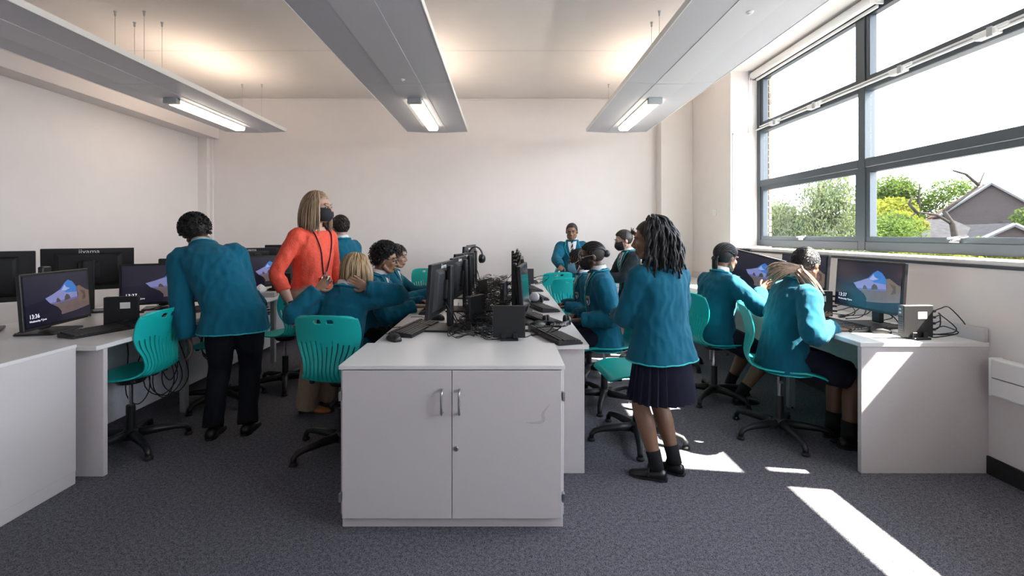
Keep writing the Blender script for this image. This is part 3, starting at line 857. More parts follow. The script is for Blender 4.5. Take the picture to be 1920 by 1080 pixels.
def keyboard(label, x, y, yaw, z=.725, tilt=True):
    t = thing('keyboard', label, 'keyboard', (x, y, z), R(yaw), 'black keyboards')
    if 'b' not in KB:
        m = MB(); m.add([(-.225, -.075, 0), (.225, -.075, 0), (.225, .075, 0), (-.225, .075, 0), (-.225, -.075, .012), (.225, -.075, .012), (.225, .075, .027), (-.225, .075, .027)],
                        [(0, 3, 2, 1), (4, 5, 6, 7), (0, 1, 5, 4), (1, 2, 6, 5), (2, 3, 7, 6), (3, 0, 4, 7)])
        KB['b'] = m.mesh('body', .004)
        k = MB(); sl = math.atan2(.015, .15)
        Mx = Matrix.Translation((0, 0, .0205)) @ Matrix.Rotation(sl, 4, 'X')
        for r_ in range(6):
            yy = -.058 + r_ * .0215 + (.006 if r_ == 5 else 0)
            xx = -.213
            widths = [.0165] * 15
            if r_ == 0: widths = [.024, .02, .02, .115, .02, .02, .024]
            for wd in widths:
                k.box(xx, yy - .0085, -.001, xx + wd, yy + .0085, .006, Mx); xx += wd + .0028
            for q in range(3): k.box(.084 + q * .0193, yy - .0085, -.001, .084 + q * .0193 + .0165, yy + .0085, .006, Mx)
            for q in range(4): k.box(.145 + q * .0186, yy - .0085, -.001, .145 + q * .0186 + .016, yy + .0085, .006, Mx)
        KB['k'] = k.mesh('keys')
        KB['c'] = MB().tube(catmull([(.05, .075, .012), (.06, .12, .004), (.02, .17, .004), (.09, .23, .004)], 12), .0025, 5).mesh('cable', smooth=True)
    obj('body', KB['b'], blackp, t)
    ks = obj('keys', KB['k'], mat('key_plastic', (.03, .03, .033), .45, var=.1), t); ks['kind'] = 'stuff'
    obj('cable', KB['c'], blackm, t)
    return t
MS = {}
def mouse(label, x, y, yaw, z=.725):
    t = thing('computer_mouse', label, 'mouse', (x, y, z), R(yaw), 'black computer mice')
    if not MS:
        rings = []
        for yy, w, h in ((-.055, .012, .012), (-.05, .024, .024), (-.03, .031, .036), (0, .031, .038), (.03, .029, .03), (.05, .024, .02), (.056, .014, .012)):
            rings.append([(math.cos(a) * w, yy, max(0, .006 + math.sin(a) * h) if math.sin(a) > -.2 else 0) for a in [2 * math.pi * j / 12 for j in range(12)]])
        MS['b'] = MB().loft(rings).mesh('shell', smooth=True)
        MS['w'] = MB().lathe([(.007, -.003), (.007, .003)], (0, .032, .033), 10, Matrix.Rotation(R(90), 3, 'Y')).mesh('wheel')
        MS['c'] = MB().tube(catmull([(0, .055, .008), (.01, .1, .003), (.05, .15, .003), (.02, .22, .003)], 12), .002, 5).mesh('cable', smooth=True)
    obj('shell', MS['b'], blackp, t); obj('wheel', MS['w'], greyp, t); obj('cable', MS['c'], blackm, t)
    return t
def headphones(label, loc, rot, cup=None, text=False, white=False):
    t = thing('headphones', label, 'headphones', loc, 0, 'headphones')
    t.rotation_euler = rot
    pts = [(math.cos(a) * .075, 0, .02 + math.sin(a) * .095) for a in [math.pi * (i / 16) for i in range(17)]]
    obj('headband', MB().tube(pts, .017, 10, flat=.42, up=(0, 1, 0)), blackp, t, smooth=True)
    for s in (-1, 1):
        Mr = Matrix.Rotation(R(90), 3, 'Y')
        c = obj('ear_cup', MB().lathe([(.012, s * .028), (.034, s * .024), (.042, s * .012), (.042, 0)], (s * .068, 0, .0), 20, Mr), mat('cup_white', (.62, .63, .66), .35) if white else blackp, t, smooth=True)
        obj('cushion', MB().tube([(s * .058, math.cos(a) * .032, math.sin(a) * .032) for a in [2 * math.pi * i / 20 for i in range(20)]], .013, 8, closed=True), blackm, c, smooth=True)
    if text:
        me = text_mesh('behringer', .027, .0003)
        for v in me.vertices:
            v.co.z += .02 + .1035 * math.sqrt(max(0, 1 - (v.co.x / .0835) ** 2))
        obj('brand_lettering', me, logom, t)
    return t

# left bench
monitor('front left monitor showing the cave lock screen at 13:36', -2.78, 2.88, -80, clock='13:36', lift=.045)
monitor('second left monitor showing the cave lock screen, beside the standing boy', -2.76, 3.80, 209, lift=.04)
monitor('left monitor with the lock screen behind the standing boy', -2.54, 4.90, -108, lift=.05)
monitor('dark screened left monitor behind the woman in coral', -2.5, 5.62, -108, 'off', lift=.08)
monitor('back of a monitor cut off at the left picture edge', -3.25, 2.87, 40, 'off', lift=.165)
monitor('back of a monitor with maker lettering behind the front left monitors', -3.2, 3.62, 38, 'off', lift=.165)
monitor('small back of a monitor with maker lettering above the boy and woman', -2.97, 5.5, 26, 'off', lift=.115)
monitor('far back of a monitor just left of the woman in coral', -2.78, 6.05, 22, 'off', lift=.14)
mini_pc('slim black computer with white sticker between the two left monitors', -2.49, 3.06, 20, 2, seed=5)
mini_pc('slim black computer beside the keyboard left of the woman in coral', -2.33, 4.92, 12, 2, seed=6, clab=False)
mini_pc('slim black computer hidden behind the second left monitor', -3.0, 4.4, 12, 2, seed=7, clab=False)
keyboard('black keyboard in front of the 13:36 monitor', -2.44, 2.90, 70)
keyboard('black keyboard at the standing boy on the left bench', -2.40, 3.62, 74)
keyboard('black keyboard at the dark monitor left of the woman', -2.36, 5.15, 74)
mouse('black mouse beside the keyboard of the 13:36 monitor', -2.33, 3.22, 70)
pk = thing('tissue_box', 'flat grey box with a crumpled white tissue on the left bench', 'box', (-2.30, 4.50, .725), R(10))
obj('carton', MB().box(-.11, -.06, 0, .11, .06, .045), mat('carton_grey', (.42, .4, .42), .6), pk, .002)
ts = MB(); rg = random.Random(4)
ts.loft([[(math.cos(a) * r_ * rg.uniform(.6, 1.2) - .03, math.sin(a) * r_ * rg.uniform(.6, 1.2), z) for a in [2 * math.pi * j / 9 for j in range(9)]] for r_, z in ((.035, .045), (.05, .06), (.045, .085), (.02, .11), (.008, .12))])
obj('tissue', ts, paperm, pk)

# middle bench, left row (screens to the left) and right row
monitor('front monitor back with maker lettering on the left of the middle bench', -.375, 2.98, 83, 'off', lift=.095)
for y, l in ((3.72, 'second'), (4.45, 'third'), (5.1, 'fourth'), (5.75, 'fifth')):
    monitor(l + ' monitor from the front in the left row of the middle bench', -.34 - .02 * (y - 3.7), y, 84 if l != 'third' else 76, 'off', lift=.095 + (.05 if y > 5 else 0))
monitor('front monitor of the right row, its screen catching a teal reflection', .105, 3.2, -97, 'off', lift=.07)
for y, l in ((3.62, 'second'), (4.3, 'third'), (4.95, 'fourth'), (5.7, 'fifth')):
    monitor(l + ' monitor from the front in the right row of the middle bench', .12 + .01 * (y - 3.6), y, -92, 'off', lift=.095)
mini_pc('slim black computer standing at the front of the middle bench', .03, 2.665, 0, 2, clab=False, seed=11)
mini_pc('slim black computer behind the front left monitor of the middle bench', -.19, 3.12, 60, 3, clab=False, seed=12)
mini_pc('slim black computer far along the right row of the middle bench', .26, 5.55, 8, 2, clab=False, seed=13)
mini_pc('slim black computer halfway along the left row of the middle bench', -.2, 4.2, 70, 3, clab=False, seed=14)
mini_pc('slim black computer halfway along the right row of the middle bench', .0, 4.0, 80, 3, clab=False, seed=15)
keyboard('black keyboard at the front left corner of the middle bench', -.55, 2.93, 77)
keyboard('black keyboard under the hands of the boy with glasses', -.56, 3.70, -90)
keyboard('black keyboard at the front right corner of the middle bench', .29, 2.74, 108)
keyboard('black keyboard under the headphones on the middle bench', .25, 3.28, 112)
keyboard('second black keyboard past the headphones on the middle bench', .30, 3.80, 106)
keyboard('third black keyboard past the headphones on the middle bench', .30, 4.45, 100)
keyboard('farthest black keyboard on the right of the middle bench', .30, 5.1, 100)
mouse('black mouse at the front left corner of the middle bench', -.62, 2.64, 40)
mouse('black mouse behind the front left keyboard of the middle bench', -.47, 3.28, 70)
mouse('black mouse behind the front right keyboard of the middle bench', .22, 3.02, -60)
mouse('black mouse at the far end of the middle bench', .36, 5.75, -80)
headphones('black headphones with lettering lying on the right of the middle bench', (.35, 3.13, .742), (R(-90), 0, R(180)), text=True)
headphones('headphones with pale ear cups lying farther along the middle bench', (.28, 4.02, .77), (R(-60), R(20), R(70)), white=True)
headphones('black headphones hanging over a monitor in the left row', (-.28, 4.62, 1.085), (0, 0, R(-20)))
rg = random.Random(21)
ct = MB()
for k in range(210):
    y = 2.72 + 3.4 * rg.random() ** 1.3; x = rg.uniform(-.26, -.02) if y < 3.4 else rg.uniform(-.24, .03)
    pts = []; a = rg.uniform(0, 6.28); r0 = rg.uniform(.04, .11); z0 = .729 + rg.random() ** 2 * (.09 if y > 2.95 else .04)
    for i in range(rg.randint(5, 9)):
        a += rg.uniform(.8, 1.3)
        px_ = max(-.33, min(.07, x + math.cos(a) * r0 * rg.uniform(.85, 1.15)))
        pts.append((px_, max(2.66, y + math.sin(a) * r0 * 1.3), max(.729, z0 + rg.uniform(-.02, .03))))
    ct.tube(catmull(pts, len(pts) * 5), rg.choice((.0019, .0024, .003)), 5)
cto = obj('cable_tangle', ct, blackm, None, smooth=True)
tag(cto, 'tangle of black cables between the monitors on the middle bench', 'cables', kind='stuff')
for cx, cy, lab in ((-2.50, 4.0, 'black cables hanging in loops under the left bench'), (-2.44, 3.34, 'black cables hanging behind the empty front left chair')):
    ut = MB()
    for k in range(7):
        x_, y_ = cx + rg.uniform(-.08, .08), cy + rg.uniform(-.12, .12); lo = rg.uniform(.14, .42); w_ = rg.uniform(.04, .11)
        ut.tube(catmull([(x_ - .1, y_, .69), (x_ - w_ * .6, y_ - w_ * .5, .52), (x_ - w_ * .4, y_ - w_, lo + .1), (x_, y_, lo), (x_ + w_ * .3, y_ + w_, lo + .1), (x_ - .02, y_ + w_ * .8, .5), (x_ - .12, y_ + w_, .69)], 30), .0038, 5)
    tag(obj('hanging_cables', ut, blackm, None, smooth=True), lab, 'cables', kind='stuff')

# right bench
monitor('nearest monitor on the window bench with sun glare on its lock screen', 2.42, 3.08, 92, lift=.10)
monitor('monitor beside the head of the girl nearest the window', 2.43, 3.76, 92, 'on', lift=.115)
monitor('tilted monitor with a pale lock picture left of the girl nearest the window', 2.22, 4.08, 106, lift=.10, roll=9)
monitor('far monitor on the window bench next to the girl with long braids', 2.40, 4.86, 96, lift=.13)
mini_pc('nearest slim black computer with grille and white sticker on the window bench', 2.36, 2.69, 4, 4, seed=31)
mini_pc('slim black computer with white sticker beside the keyboard at the window', 2.27, 3.40, -28, 4, seed=32)
mini_pc('slim black computer with white sticker by the girl with long braids', 2.27, 4.56, -26, 3, seed=33)
keyboard('sunlit black keyboard on the window bench', 2.17, 3.08, -86)
keyboard('black keyboard in front of the girl with long braids', 2.1, 4.35, -90)
mouse('black mouse on the window bench by the nearest computer', 2.28, 2.845, -100)

# ------------------------------------------------------------------ people
blazerm = mat('teal_wool', (.003, .105, .175), .85, var=.10, scale=420, bump=.22, bscale=900, sheen=.08, spec=.2)
pipem = mat('turquoise_piping', (.02, .42, .45), .6, var=.03)
shirtm = mat('white_shirt', (.75, .75, .77), .75, var=.02)
trouserm = mat('navy_trousers', (.008, .009, .014), .85, var=.12, scale=200, spec=.2)
skirtfm = mat('navy_skirt', (.011, .012, .026), .85, var=.12, scale=200, spec=.2)
shoem = mat('black_leather', (.009, .009, .010), .28, var=.1)
sockm = mat('black_sock', (.008, .008, .009), .95, var=.15, scale=300)
coralm = mat('coral_lace', (.78, .085, .045), .75, var=.10, scale=55, bump=.28, bscale=110)
beigem = mat('beige_linen', (.36, .27, .20), .85, var=.14, scale=240, aniso=(1, 1, .15), bump=.1)
tanm = mat('tan_leather', (.36, .13, .035), .35, var=.1)
maskb = mat('black_mask', (.012, .012, .018), .8, var=.1)
maskbl = mat('blue_mask', (.22, .50, .72), .75, var=.05, bump=.3, bscale=130)
eyew = mat('eye_white', (.6, .58, .56), .25)
eyed = mat('iris_dark', (.015, .010, .008), .2)
gold = mat('gold_thread', (.5, .36, .10), .6)
SK_COL = dict(dark=(.075, .034, .02), mid=(.16, .078, .044), brown=(.22, .115, .07), olive=(.36, .20, .13), fair=(.50, .30, .23), light=(.27, .145, .085))
SK = {}
for n_, c in dict(dark=(.075, .034, .02), mid=(.16, .078, .044), brown=(.22, .115, .07), olive=(.36, .20, .13), fair=(.50, .30, .23), light=(.27, .145, .085)).items():
    SK[n_] = mat('skin_' + n_, c, .48, var=.05, scale=30, sss=.06)
HR = dict(black=mat('hair_black', (.010, .009, .010), .55, var=.25, scale=120), brown=mat('hair_dark_brown', (.022, .014, .010), .5, var=.25, scale=120),
          blond=mat('hair_blond', (.34, .22, .115), .45, var=.35, scale=60, aniso=(1, 1, .15)), ash=mat('hair_ash_blonde', (.30, .20, .12), .42, var=.4, scale=70, aniso=(1, 1, .12)),
          auburn=mat('hair_auburn', (.10, .045, .025), .5, var=.3, scale=70, aniso=(1, 1, .15)), fawn=mat('hair_fawn', (.46, .33, .25), .55, var=.35, scale=60))
def stripem():
    m = bpy.data.materials.new('striped_tie'); m.use_nodes = True; n = m.node_tree; b = n.nodes['Principled BSDF']; b.inputs['Roughness'].default_value = .7
    co = n.nodes.new('ShaderNodeTexCoord'); w = n.nodes.new('ShaderNodeTexWave'); w.inputs['Scale'].default_value = 16; w.bands_direction = 'DIAGONAL'
    r = n.nodes.new('ShaderNodeValToRGB'); r.color_ramp.interpolation = 'CONSTANT'; r.color_ramp.elements[0].color = (.01, .012, .02, 1); r.color_ramp.elements[1].position = .72; r.color_ramp.elements[1].color = (.5, .52, .55, 1)
    n.links.new(co.outputs['Object'], w.inputs['Vector']); n.links.new(w.outputs['Fac'], r.inputs[0]); n.links.new(r.outputs[0], b.inputs['Base Color'])
    return m
TIE = stripem()

def ik(S, T, a, b, pole):
    d = T - S; L = min(d.length, (a + b) * .996); u = d.normalized()
    x = (a * a - b * b + L * L) / (2 * L); h = math.sqrt(max(0, a * a - x * x))
    p = pole - u * pole.dot(u)
    p = p.normalized() if p.length > 1e-5 else u.orthogonal().normalized()
    return S + u * x + p * h, S + u * L
def smoothpath(pts, n):
    return [V(p) for p in catmull([tuple(p) for p in pts], n)]
def rlerp(rs, n):
    return [float(np.interp(i / (n - 1), np.linspace(0, 1, len(rs)), rs)) for i in range(n)]
def ring(c, r, f, w, d, n=24, p=2.4):
    out = []
    for j in range(n):
        a = 2 * math.pi * j / n; cs, sn = math.cos(a), math.sin(a)
        out.append(c + r * (w * math.copysign(abs(cs) ** (2 / p), cs)) + f * (d * math.copysign(abs(sn) ** (2 / p), sn)))
    return out
def hand_mesh(Wp, d, n, side, hs, curl, spread=1.0):
    m = MB(); d = d.normalized(); n = (n - d * n.dot(d)).normalized()
    w = d.cross(n) * (1 if side > 0 else -1)
    rg_ = []
    for s, hw, th in ((-.035, .022, .018), (0, .025, .018), (.03, .033, .0165), (.06, .040, .015), (.088, .039, .012), (.096, .034, .008)):
        rg_.append(ring(Wp + d * s * hs + n * (.004 * hs), w, n, hw * hs, th * hs, 14, 2.6))
    m.loft(rg_)
    for k, (o, L, fan) in enumerate(((.029, .068, .16), (.0098, .078, .05), (-.0098, .072, -.06), (-.028, .056, -.18))):
        p = Wp + d * (.082 * hs) + w * (o * hs) + n * .002
        dr = (d + w * fan * spread).normalized(); ax = dr.cross(n).normalized()
        pts = [p]; cc = curl * (1 + .12 * k)
        for q in range(3):
            dr = Matrix.Rotation(-cc * (.55 if q == 0 else 1), 3, ax) @ dr if (Matrix.Rotation(-.3, 3, ax) @ dr).dot(n) < 0 else Matrix.Rotation(cc * (.55 if q == 0 else 1), 3, ax) @ dr
            pts.append(pts[-1] + dr * (L * hs * (.42, .32, .26)[q]))
        m.tube(smoothpath(pts, 9), [x * hs for x in rlerp([.0092, .0088, .008, .006], 9)], 8)
    p = Wp + d * (.02 * hs) + w * (.026 * hs)
    t1 = p + (d * .6 + w * .75 + n * .25) * (.036 * hs); t2 = t1 + (d * .9 + w * .3 + n * .25) * (.032 * hs); t3 = t2 + (d + n * .2) * (.022 * hs)
    m.tube(smoothpath([p, t1, t2, t3], 8), [x * hs for x in rlerp([.013, .0115, .010, .0065], 8)], 8)
    return remesh(m, .0034, 2)
def decal(bvh, pts_rows, off):
    """sheet of points snapped onto the garment"""
    vs = []; fs = []; nr = len(pts_rows); nc = len(pts_rows[0])
    for row in pts_rows:
        for p in row:
            q, nn, _, _ = bvh.find_nearest(p)
            vs.append(q + nn * off)
    for i in range(nr - 1):
        for j in range(nc - 1):
            fs.append((i * nc + j, i * nc + j + 1, (i + 1) * nc + j + 1, (i + 1) * nc + j))
    return MB().add(vs, fs)
def snap(bvh, pts, off):
    out = []
    for p in pts:
        q, nn, _, _ = bvh.find_nearest(p); out.append(q + nn * off)
    return out
def mesh_bvh(me):
    return BVHTree.FromPolygons([v.co.copy() for v in me.vertices], [tuple(p.vertices) for p in me.polygons])
def wrinkle(me, amp, sc, seed):
    n = len(me.vertices); co = np.empty(n * 3); me.vertices.foreach_get('co', co); co = co.reshape(-1, 3)
    nn = np.array([v.normal[:] for v in me.vertices])
    d = np.array([noise.noise(V((p[0] * sc[0] + seed, p[1] * sc[1], p[2] * sc[2]))) + .5 * noise.noise(V((p[0] * sc[0] * 2.3, p[1] * sc[1] * 2.3 + seed, p[2] * sc[2] * 1.8))) for p in co])
    d = -np.abs(d) * 1.6 + .35
    me.vertices.foreach_set('co', (co + nn * (d * amp)[:, None]).ravel()); me.update()

def person(label, loc, yaw, H, pz, lean=0, side=0, twist=0, head=(0, 0, 0), hands=None, poles=None, feet=None, kneepole=None, outfit='blazer', bottom='trousers',
           hair=('short', 'black'), skin='dark', face=False, front=False, mask=None, glasses=False, badge=False, hem=None, wmul=1.0, seated=False, vox=.0095, k=.96, hdir=None, seed=1, curl=.35,
           pelvis_off=(0, 0), shoe=shoem, socks=False, pocket=False, nose=1.0, topmat=None):
    root = thing('person', label, 'person', (loc[0], loc[1], 0), R(yaw), 'people in the computer room')
    Mi = Matrix.Rotation(-R(yaw), 3, 'Z')
    def L_(p):
        return Mi @ V((p[0] - loc[0], p[1] - loc[1], p[2]))
    def LD(d):
        return Mi @ V(d)
    skm = SK[skin]
    hip = V((pelvis_off[0], pelvis_off[1], pz))
    Ls = .30 * H
    def dr(a):
        return V((math.sin(R(side)) * math.cos(R(a)) , math.sin(R(a)), math.cos(R(a)) * math.cos(R(side)))).normalized()
    p1 = hip + dr(lean * .6) * Ls * .45; p2 = p1 + dr(lean * 1.25) * Ls * .55
    cc = p1 * 2 - (hip + p2) * .5
    def sp(t):
        if t < 0:
            return hip + V((0, 0, 1)) * t * Ls
        if t > 1:
            return p2 + (p2 - cc).normalized() * (t - 1) * Ls
        return hip * (1 - t) ** 2 + cc * 2 * t * (1 - t) + p2 * t * t
    def fr(t):
        u = (sp(t + .02) - sp(t - .02)).normalized() if t > .04 else V((0, 0, 1)).lerp((sp(.06) - sp(.02)).normalized(), max(0, (t + .1) / .14) if t > -.1 else 0).normalized()
        r = Matrix.Rotation(R(twist * max(0, min(1, t))), 3, 'Z') @ V((1, 0, 0)); r = (r - u * r.dot(u) * .25).normalized()
        return r, u.cross(r).normalized(), u
    def rg_at(t, w, d, n=24, p=2.4, yo=0):
        r, f, u = fr(t)
        return ring(sp(t) + f * yo * H, r, f, w * H, d * H, n, p)
    # shoulders and arms
    rS, fS, uS = fr(.86)
    arms = {}
    hands = hands or {}; poles = poles or {}
    for s, nm in ((-1, 'L'), (1, 'R')):
        S = sp(.87) + rS * (s * .098 * H)
        T = L_(hands[nm]) if nm in hands else S + V((s * .06, .06, -.33 * H))
        pole = LD(poles[nm]) if nm in poles else V((s * .5, -1, -.4))
        E, W = ik(S, T, .172 * H, .152 * H, pole)
        arms[nm] = (S, E, W)
    # legs
    legs = {}
    for s, nm in ((-1, 'L'), (1, 'R')):
        Hj = hip + V((s * .052 * H, 0, -.015 * H))
        fx = feet[nm] if feet else (loc[0], loc[1], 0)
        A = L_((fx[0], fx[1], fx[3] if len(fx) > 3 else .05 * H))
        Kp = LD(kneepole) if kneepole else V((0, 1, .25 if seated else 0))
        K_, A = ik(Hj, A, .245 * H, .235 * H, Kp)
        legs[nm] = (Hj, K_, A, Mi @ V((-math.sin(R(fx[2])), math.cos(R(fx[2])), 0)))
    # head
    F = Matrix.Rotation(R(head[0]), 3, 'Z') @ Matrix.Rotation(-R(head[1]), 3, 'X') @ Matrix.Rotation(R(head[2]), 3, 'Y')
    N = sp(1.0)
    Hc = N + (p2 - cc).normalized() * .05 + F @ V((0, .028, .092)) * k
    hp = lambda x, y=None, z=None: Hc + F @ ((V(x) if y is None else V((x, y, z))) * k)
    # ---- body
    b = MB()
    b.loft([rg_at(t, w, d) for t, w, d in ((-.12, .075, .06), (0, .088, .066), (.3, .078, .058), (.6, .09, .062), (.82, .092, .055), (.93, .07, .045), (1.0, .04, .038))])
    for nm in 'LR':
        S, E, W = arms[nm]
        b.tube(smoothpath([S, (S + E) / 2, E, (E + W) / 2, W], 17), rlerp([.034 * H, .03 * H, .026 * H, .024 * H, .0165 * H], 17), 12)
        Hj, K_, A, fd = legs[nm]
        b.tube(smoothpath([Hj, Hj.lerp(K_, .5), K_, K_.lerp(A, .35), K_.lerp(A, .7), A], 22), rlerp([.058 * H, .05 * H, .0345 * H, .036 * H, .027 * H, .022 * H], 22), 14)
        b.ell(A + fd * .02 * H - V((0, 0, .034 * H)), (.014 * H, .042 * H, .011 * H), Matrix.Rotation(math.atan2(-fd.x, fd.y), 3, 'Z'))
    bm_ = remesh(b, .0095 if bottom == 'trousers' else .008, 4)
    h = MB()
    h.ell(hp(0, -.012, .025), (.073 * k, .093 * k, .086 * k), F, 24, 16)
    h.ell(hp(0, .034, -.03), (.057 * k, .058 * k, .074 * k), F, 20, 14)
    h.ell(hp(0, .052, -.084), (.032 * k, .034 * k, .024 * k), F)
    for s in (-1, 1):
        h.tube([hp(s * .055, .0, -.045), hp(s * .045, .035, -.075), hp(s * .018, .065, -.093)], [.018 * k, .018 * k, .016 * k], 10)
        h.ell(hp(s * .034, .06, -.022), (.024 * k, .024 * k, .022 * k), F)
        h.ell(hp(s * .03, .078, .026), (.026 * k, .010 * k, .008 * k), F)
        h.ell(hp(s * .013, .096, -.03), (.010 * k, .010 * k, .008 * k), F)
        h.ell(hp(s * .073, -.008, -.008), (.009 * k, .019 * k, .030 * k), F @ Matrix.Rotation(R(-s * 18), 3, 'Z'))
    h.tube([hp(0, .083, .02), hp(0, .097, -.005), hp(0, .108 * nose, -.026)], [.008 * k, .010 * k, .013 * k], 10)
    h.ell(hp(0, .0895, -.055), (.024 * k, .011 * k, .0065 * k), F)
    h.ell(hp(0, .088, -.067), (.021 * k, .011 * k, .0065 * k), F)
    r0, f0, u0 = fr(.98)
    h.loft([ring(sp(.9), r0, f0, .05 * H, .04 * H, 18, 2), ring(N, r0, f0, .036 * H, .037 * H, 18, 2), ring(N.lerp(hp(0, -.02, -.06), .5), r0, f0, .033 * H, .034 * H, 18, 2), ring(hp(0, -.02, -.05), F.col[0], F.col[1], .05 * k, .052 * k, 18, 2)])
    hm = remesh(h, .0052, 3)
    parts = [bm_, hm]
    for s, nm in ((-1, 'L'), (1, 'R')):
        S, E, W = arms[nm]
        d = LD(hdir[nm][0]) if hdir and nm in hdir else (W - E)
        n = LD(hdir[nm][1]) if hdir and nm in hdir else V((-s * .9, .3, -.5))
        parts.append(hand_mesh(W, d, n, s, .92 * H / 1.6, (hdir[nm][2] if hdir and nm in hdir and len(hdir[nm]) > 2 else curl)))
    obj('body', join_meshes(parts), skm, root)
    # ---- face
    if face:
        for s in (-1, 1):
            e = obj('eye', MB().ell(hp(s * .031, .0795, .004), (.0135 * k, .009 * k, .0075 * k), F, 12, 8), eyew, root, smooth=True)
            obj('iris', MB().ell(hp(s * .031, .0865, .003), (.006 * k, .0035 * k, .0062 * k), F, 10, 6), eyed, e, smooth=True)
            obj('eyelid', MB().tube([hp(s * .016, .085, .004), hp(s * .026, .0905, .0115), hp(s * .037, .088, .011), hp(s * .046, .078, .004)], .0024 * k, 6), mat('lash_dark', (.02, .012, .01), .6), e, smooth=True)
            obj('eyebrow', MB().tube([hp(s * .014, .0905, .026), hp(s * .03, .0905, .034), hp(s * .047, .08, .028)], [.0032, .0036, .002], 6), HR['black'] if hair[1] in ('black', 'brown') else HR[hair[1]], root, smooth=True)
        if not mask:
            lm = MB(); lm.ell(hp(0, .0905, -.0555), (.0235 * k, .011 * k, .0062 * k), F); lm.ell(hp(0, .089, -.0675), (.0205 * k, .011 * k, .0064 * k), F)
            obj('lips', lm, mat('lips_' + skin, tuple(V(SK_COL[skin]) * .75 + V((.05, .0, .005))), .4), root, smooth=True)
    if mask:
        mm = MB(); rows = []
        for i in range(9):
            z = .0 - i * .0125; row = []
            for j in range(13):
                a = R(-78 + j * 13)
                bul = math.sin(math.pi * min(1, (i + .6) / 9.2)) * .018
                rr = .066 + bul; 
                row.append(hp(math.sin(a) * (rr if i < 7 else rr * (.98 - .06 * (i - 6))), .022 + math.cos(a) * (.074 + bul * 1.2 - .004 * max(0, i - 5)) , z))
            rows.append(row)
        vs = [p for r in rows for p in r]; fs = [(i * 13 + j, i * 13 + j + 1, (i + 1) * 13 + j + 1, (i + 1) * 13 + j) for i in range(8) for j in range(12)]
        mk = obj('face_mask', MB().add(vs, fs), maskb if mask == 'black' else maskbl, root, smooth=True)
        for s in (-1, 1):
            for z0, z1 in ((-.005, .012), (-.085, -.03)):
                obj('ear_loop', MB().tube([hp(s * .07, .035, z0), hp(s * .077, .015, (z0 + z1) / 2), hp(s * .08, -.005, z1)], .0018, 5), shirtm if mask == 'blue' else maskb, mk)
    if glasses:
        g = MB()
        for s in (-1, 1):
            g.tube([hp(s * .033 + math.cos(a) * .024, .1 - abs(math.cos(a) * .024 + (.033 if False else 0)) * .15, .002 + math.sin(a) * .02) for a in [2 * math.pi * i / 18 for i in range(18)]], .0018, 5, closed=True)
            g.tube([hp(s * .057, .096, .008), hp(s * .075, .05, .012), hp(s * .081, -.01, .01), hp(s * .078, -.022, -.008)], .0019, 5)
        g.tube([hp(-.01, .1, .006), hp(0, .104, .009), hp(.01, .1, .006)], .0018, 5)
        obj('glasses', g, blackp if skin != 'dark' else silverp, root, smooth=True)
    # ---- top garment
    bl = outfit == 'blazer'
    hemt = hem if hem is not None else (-.30 if not seated else -.24)
    m_ = wmul
    if bl:
        rws = [(hemt, .128 * m_, .098 * m_), (hemt * .5, .119 * m_, .09 * m_), (0, .11 * m_, .082 * m_), (.3, .10 * m_, .076), (.6, .109, .08), (.78, .117, .078), (.9, .108, .066), (.965, .075, .054), (1.02, .052, .05), (1.07, .046, .046)]
        sr = [.050, .047, .044, .041, .0345]
    else:
        rws = [(hemt, .108, .082), (0, .103, .078), (.3, .086, .068), (.6, .095, .078), (.78, .103, .072), (.88, .097, .062), (.95, .07, .05)]
        sr = [.036, .034, .031, .031, .030]
    t_ = MB(); t_.loft([rg_at(*q) for q in rws])
    for s, nm in ((-1, 'L'), (1, 'R')):
        S, E, W = arms[nm]
        if not bl: W = E.lerp(W, .55)
        path = smoothpath([S - rS * (s * .03 * H), S, (S + E) / 2, E, (E + W) / 2, W - (W - E).normalized() * .0], 21)
        t_.tube(path, [x * H for x in rlerp([.044 if bl else .036] + sr, 21)], 14)
        q_ = (.05 if bl else .04) * H; t_.ell(S - uS * .005 * H, (q_, q_, q_ * .95))
    tm = remesh(t_, vox, 5)
    wrinkle(tm, .0075 if bl else .005, (13, 13, 8), seed)
    bvh = mesh_bvh(tm)
    top = obj('blazer' if bl else 'blouse', tm, topmat or (blazerm if bl else coralm), root)
    def chest(t, x):
        q = [v for v in rws]; ts = [v[0] for v in q]; w = np.interp(t, ts, [v[1] for v in q]); d = np.interp(t, ts, [v[2] for v in q])
        r, f, u = fr(t); xx = max(-.98, min(.98, x / w)); y = d * (1 - abs(xx) ** 2.4) ** (1 / 2.4)
        return sp(t) + r * x * H + f * y * H
    if bl:
        obj('hem_piping', MB().tube(snap(bvh, rg_at(hemt + .012, .128 * m_, .098 * m_, 40), .0), .0042, 6, closed=True), pipem, top, smooth=True)
        cr = rg_at(1.045, .048, .048, 36, 2)
        obj('collar', MB().tube([p for p in rg_at(1.03, .052, .052, 24, 2)], .0075, 7, closed=True), blazerm, top, smooth=True)
        obj('collar_piping', MB().tube([p + u0 * .007 for p in rg_at(1.03, .0535, .0535, 36, 2)][17:] + [p + u0 * .007 for p in rg_at(1.03, .0535, .0535, 36, 2)][:2], .0032, 5), pipem, top, smooth=True)
        obj('shirt_collar', MB().loft([rg_at(1.0, .045, .044, 24, 2), rg_at(1.075, .042, .041, 24, 2), rg_at(1.13, .038, .039, 24, 2), rg_at(1.10, .0365, .037, 24, 2), rg_at(1.03, .036, .036, 24, 2)], caps=False), shirtm, root, smooth=True)
        f_ = fr(.5)[1]
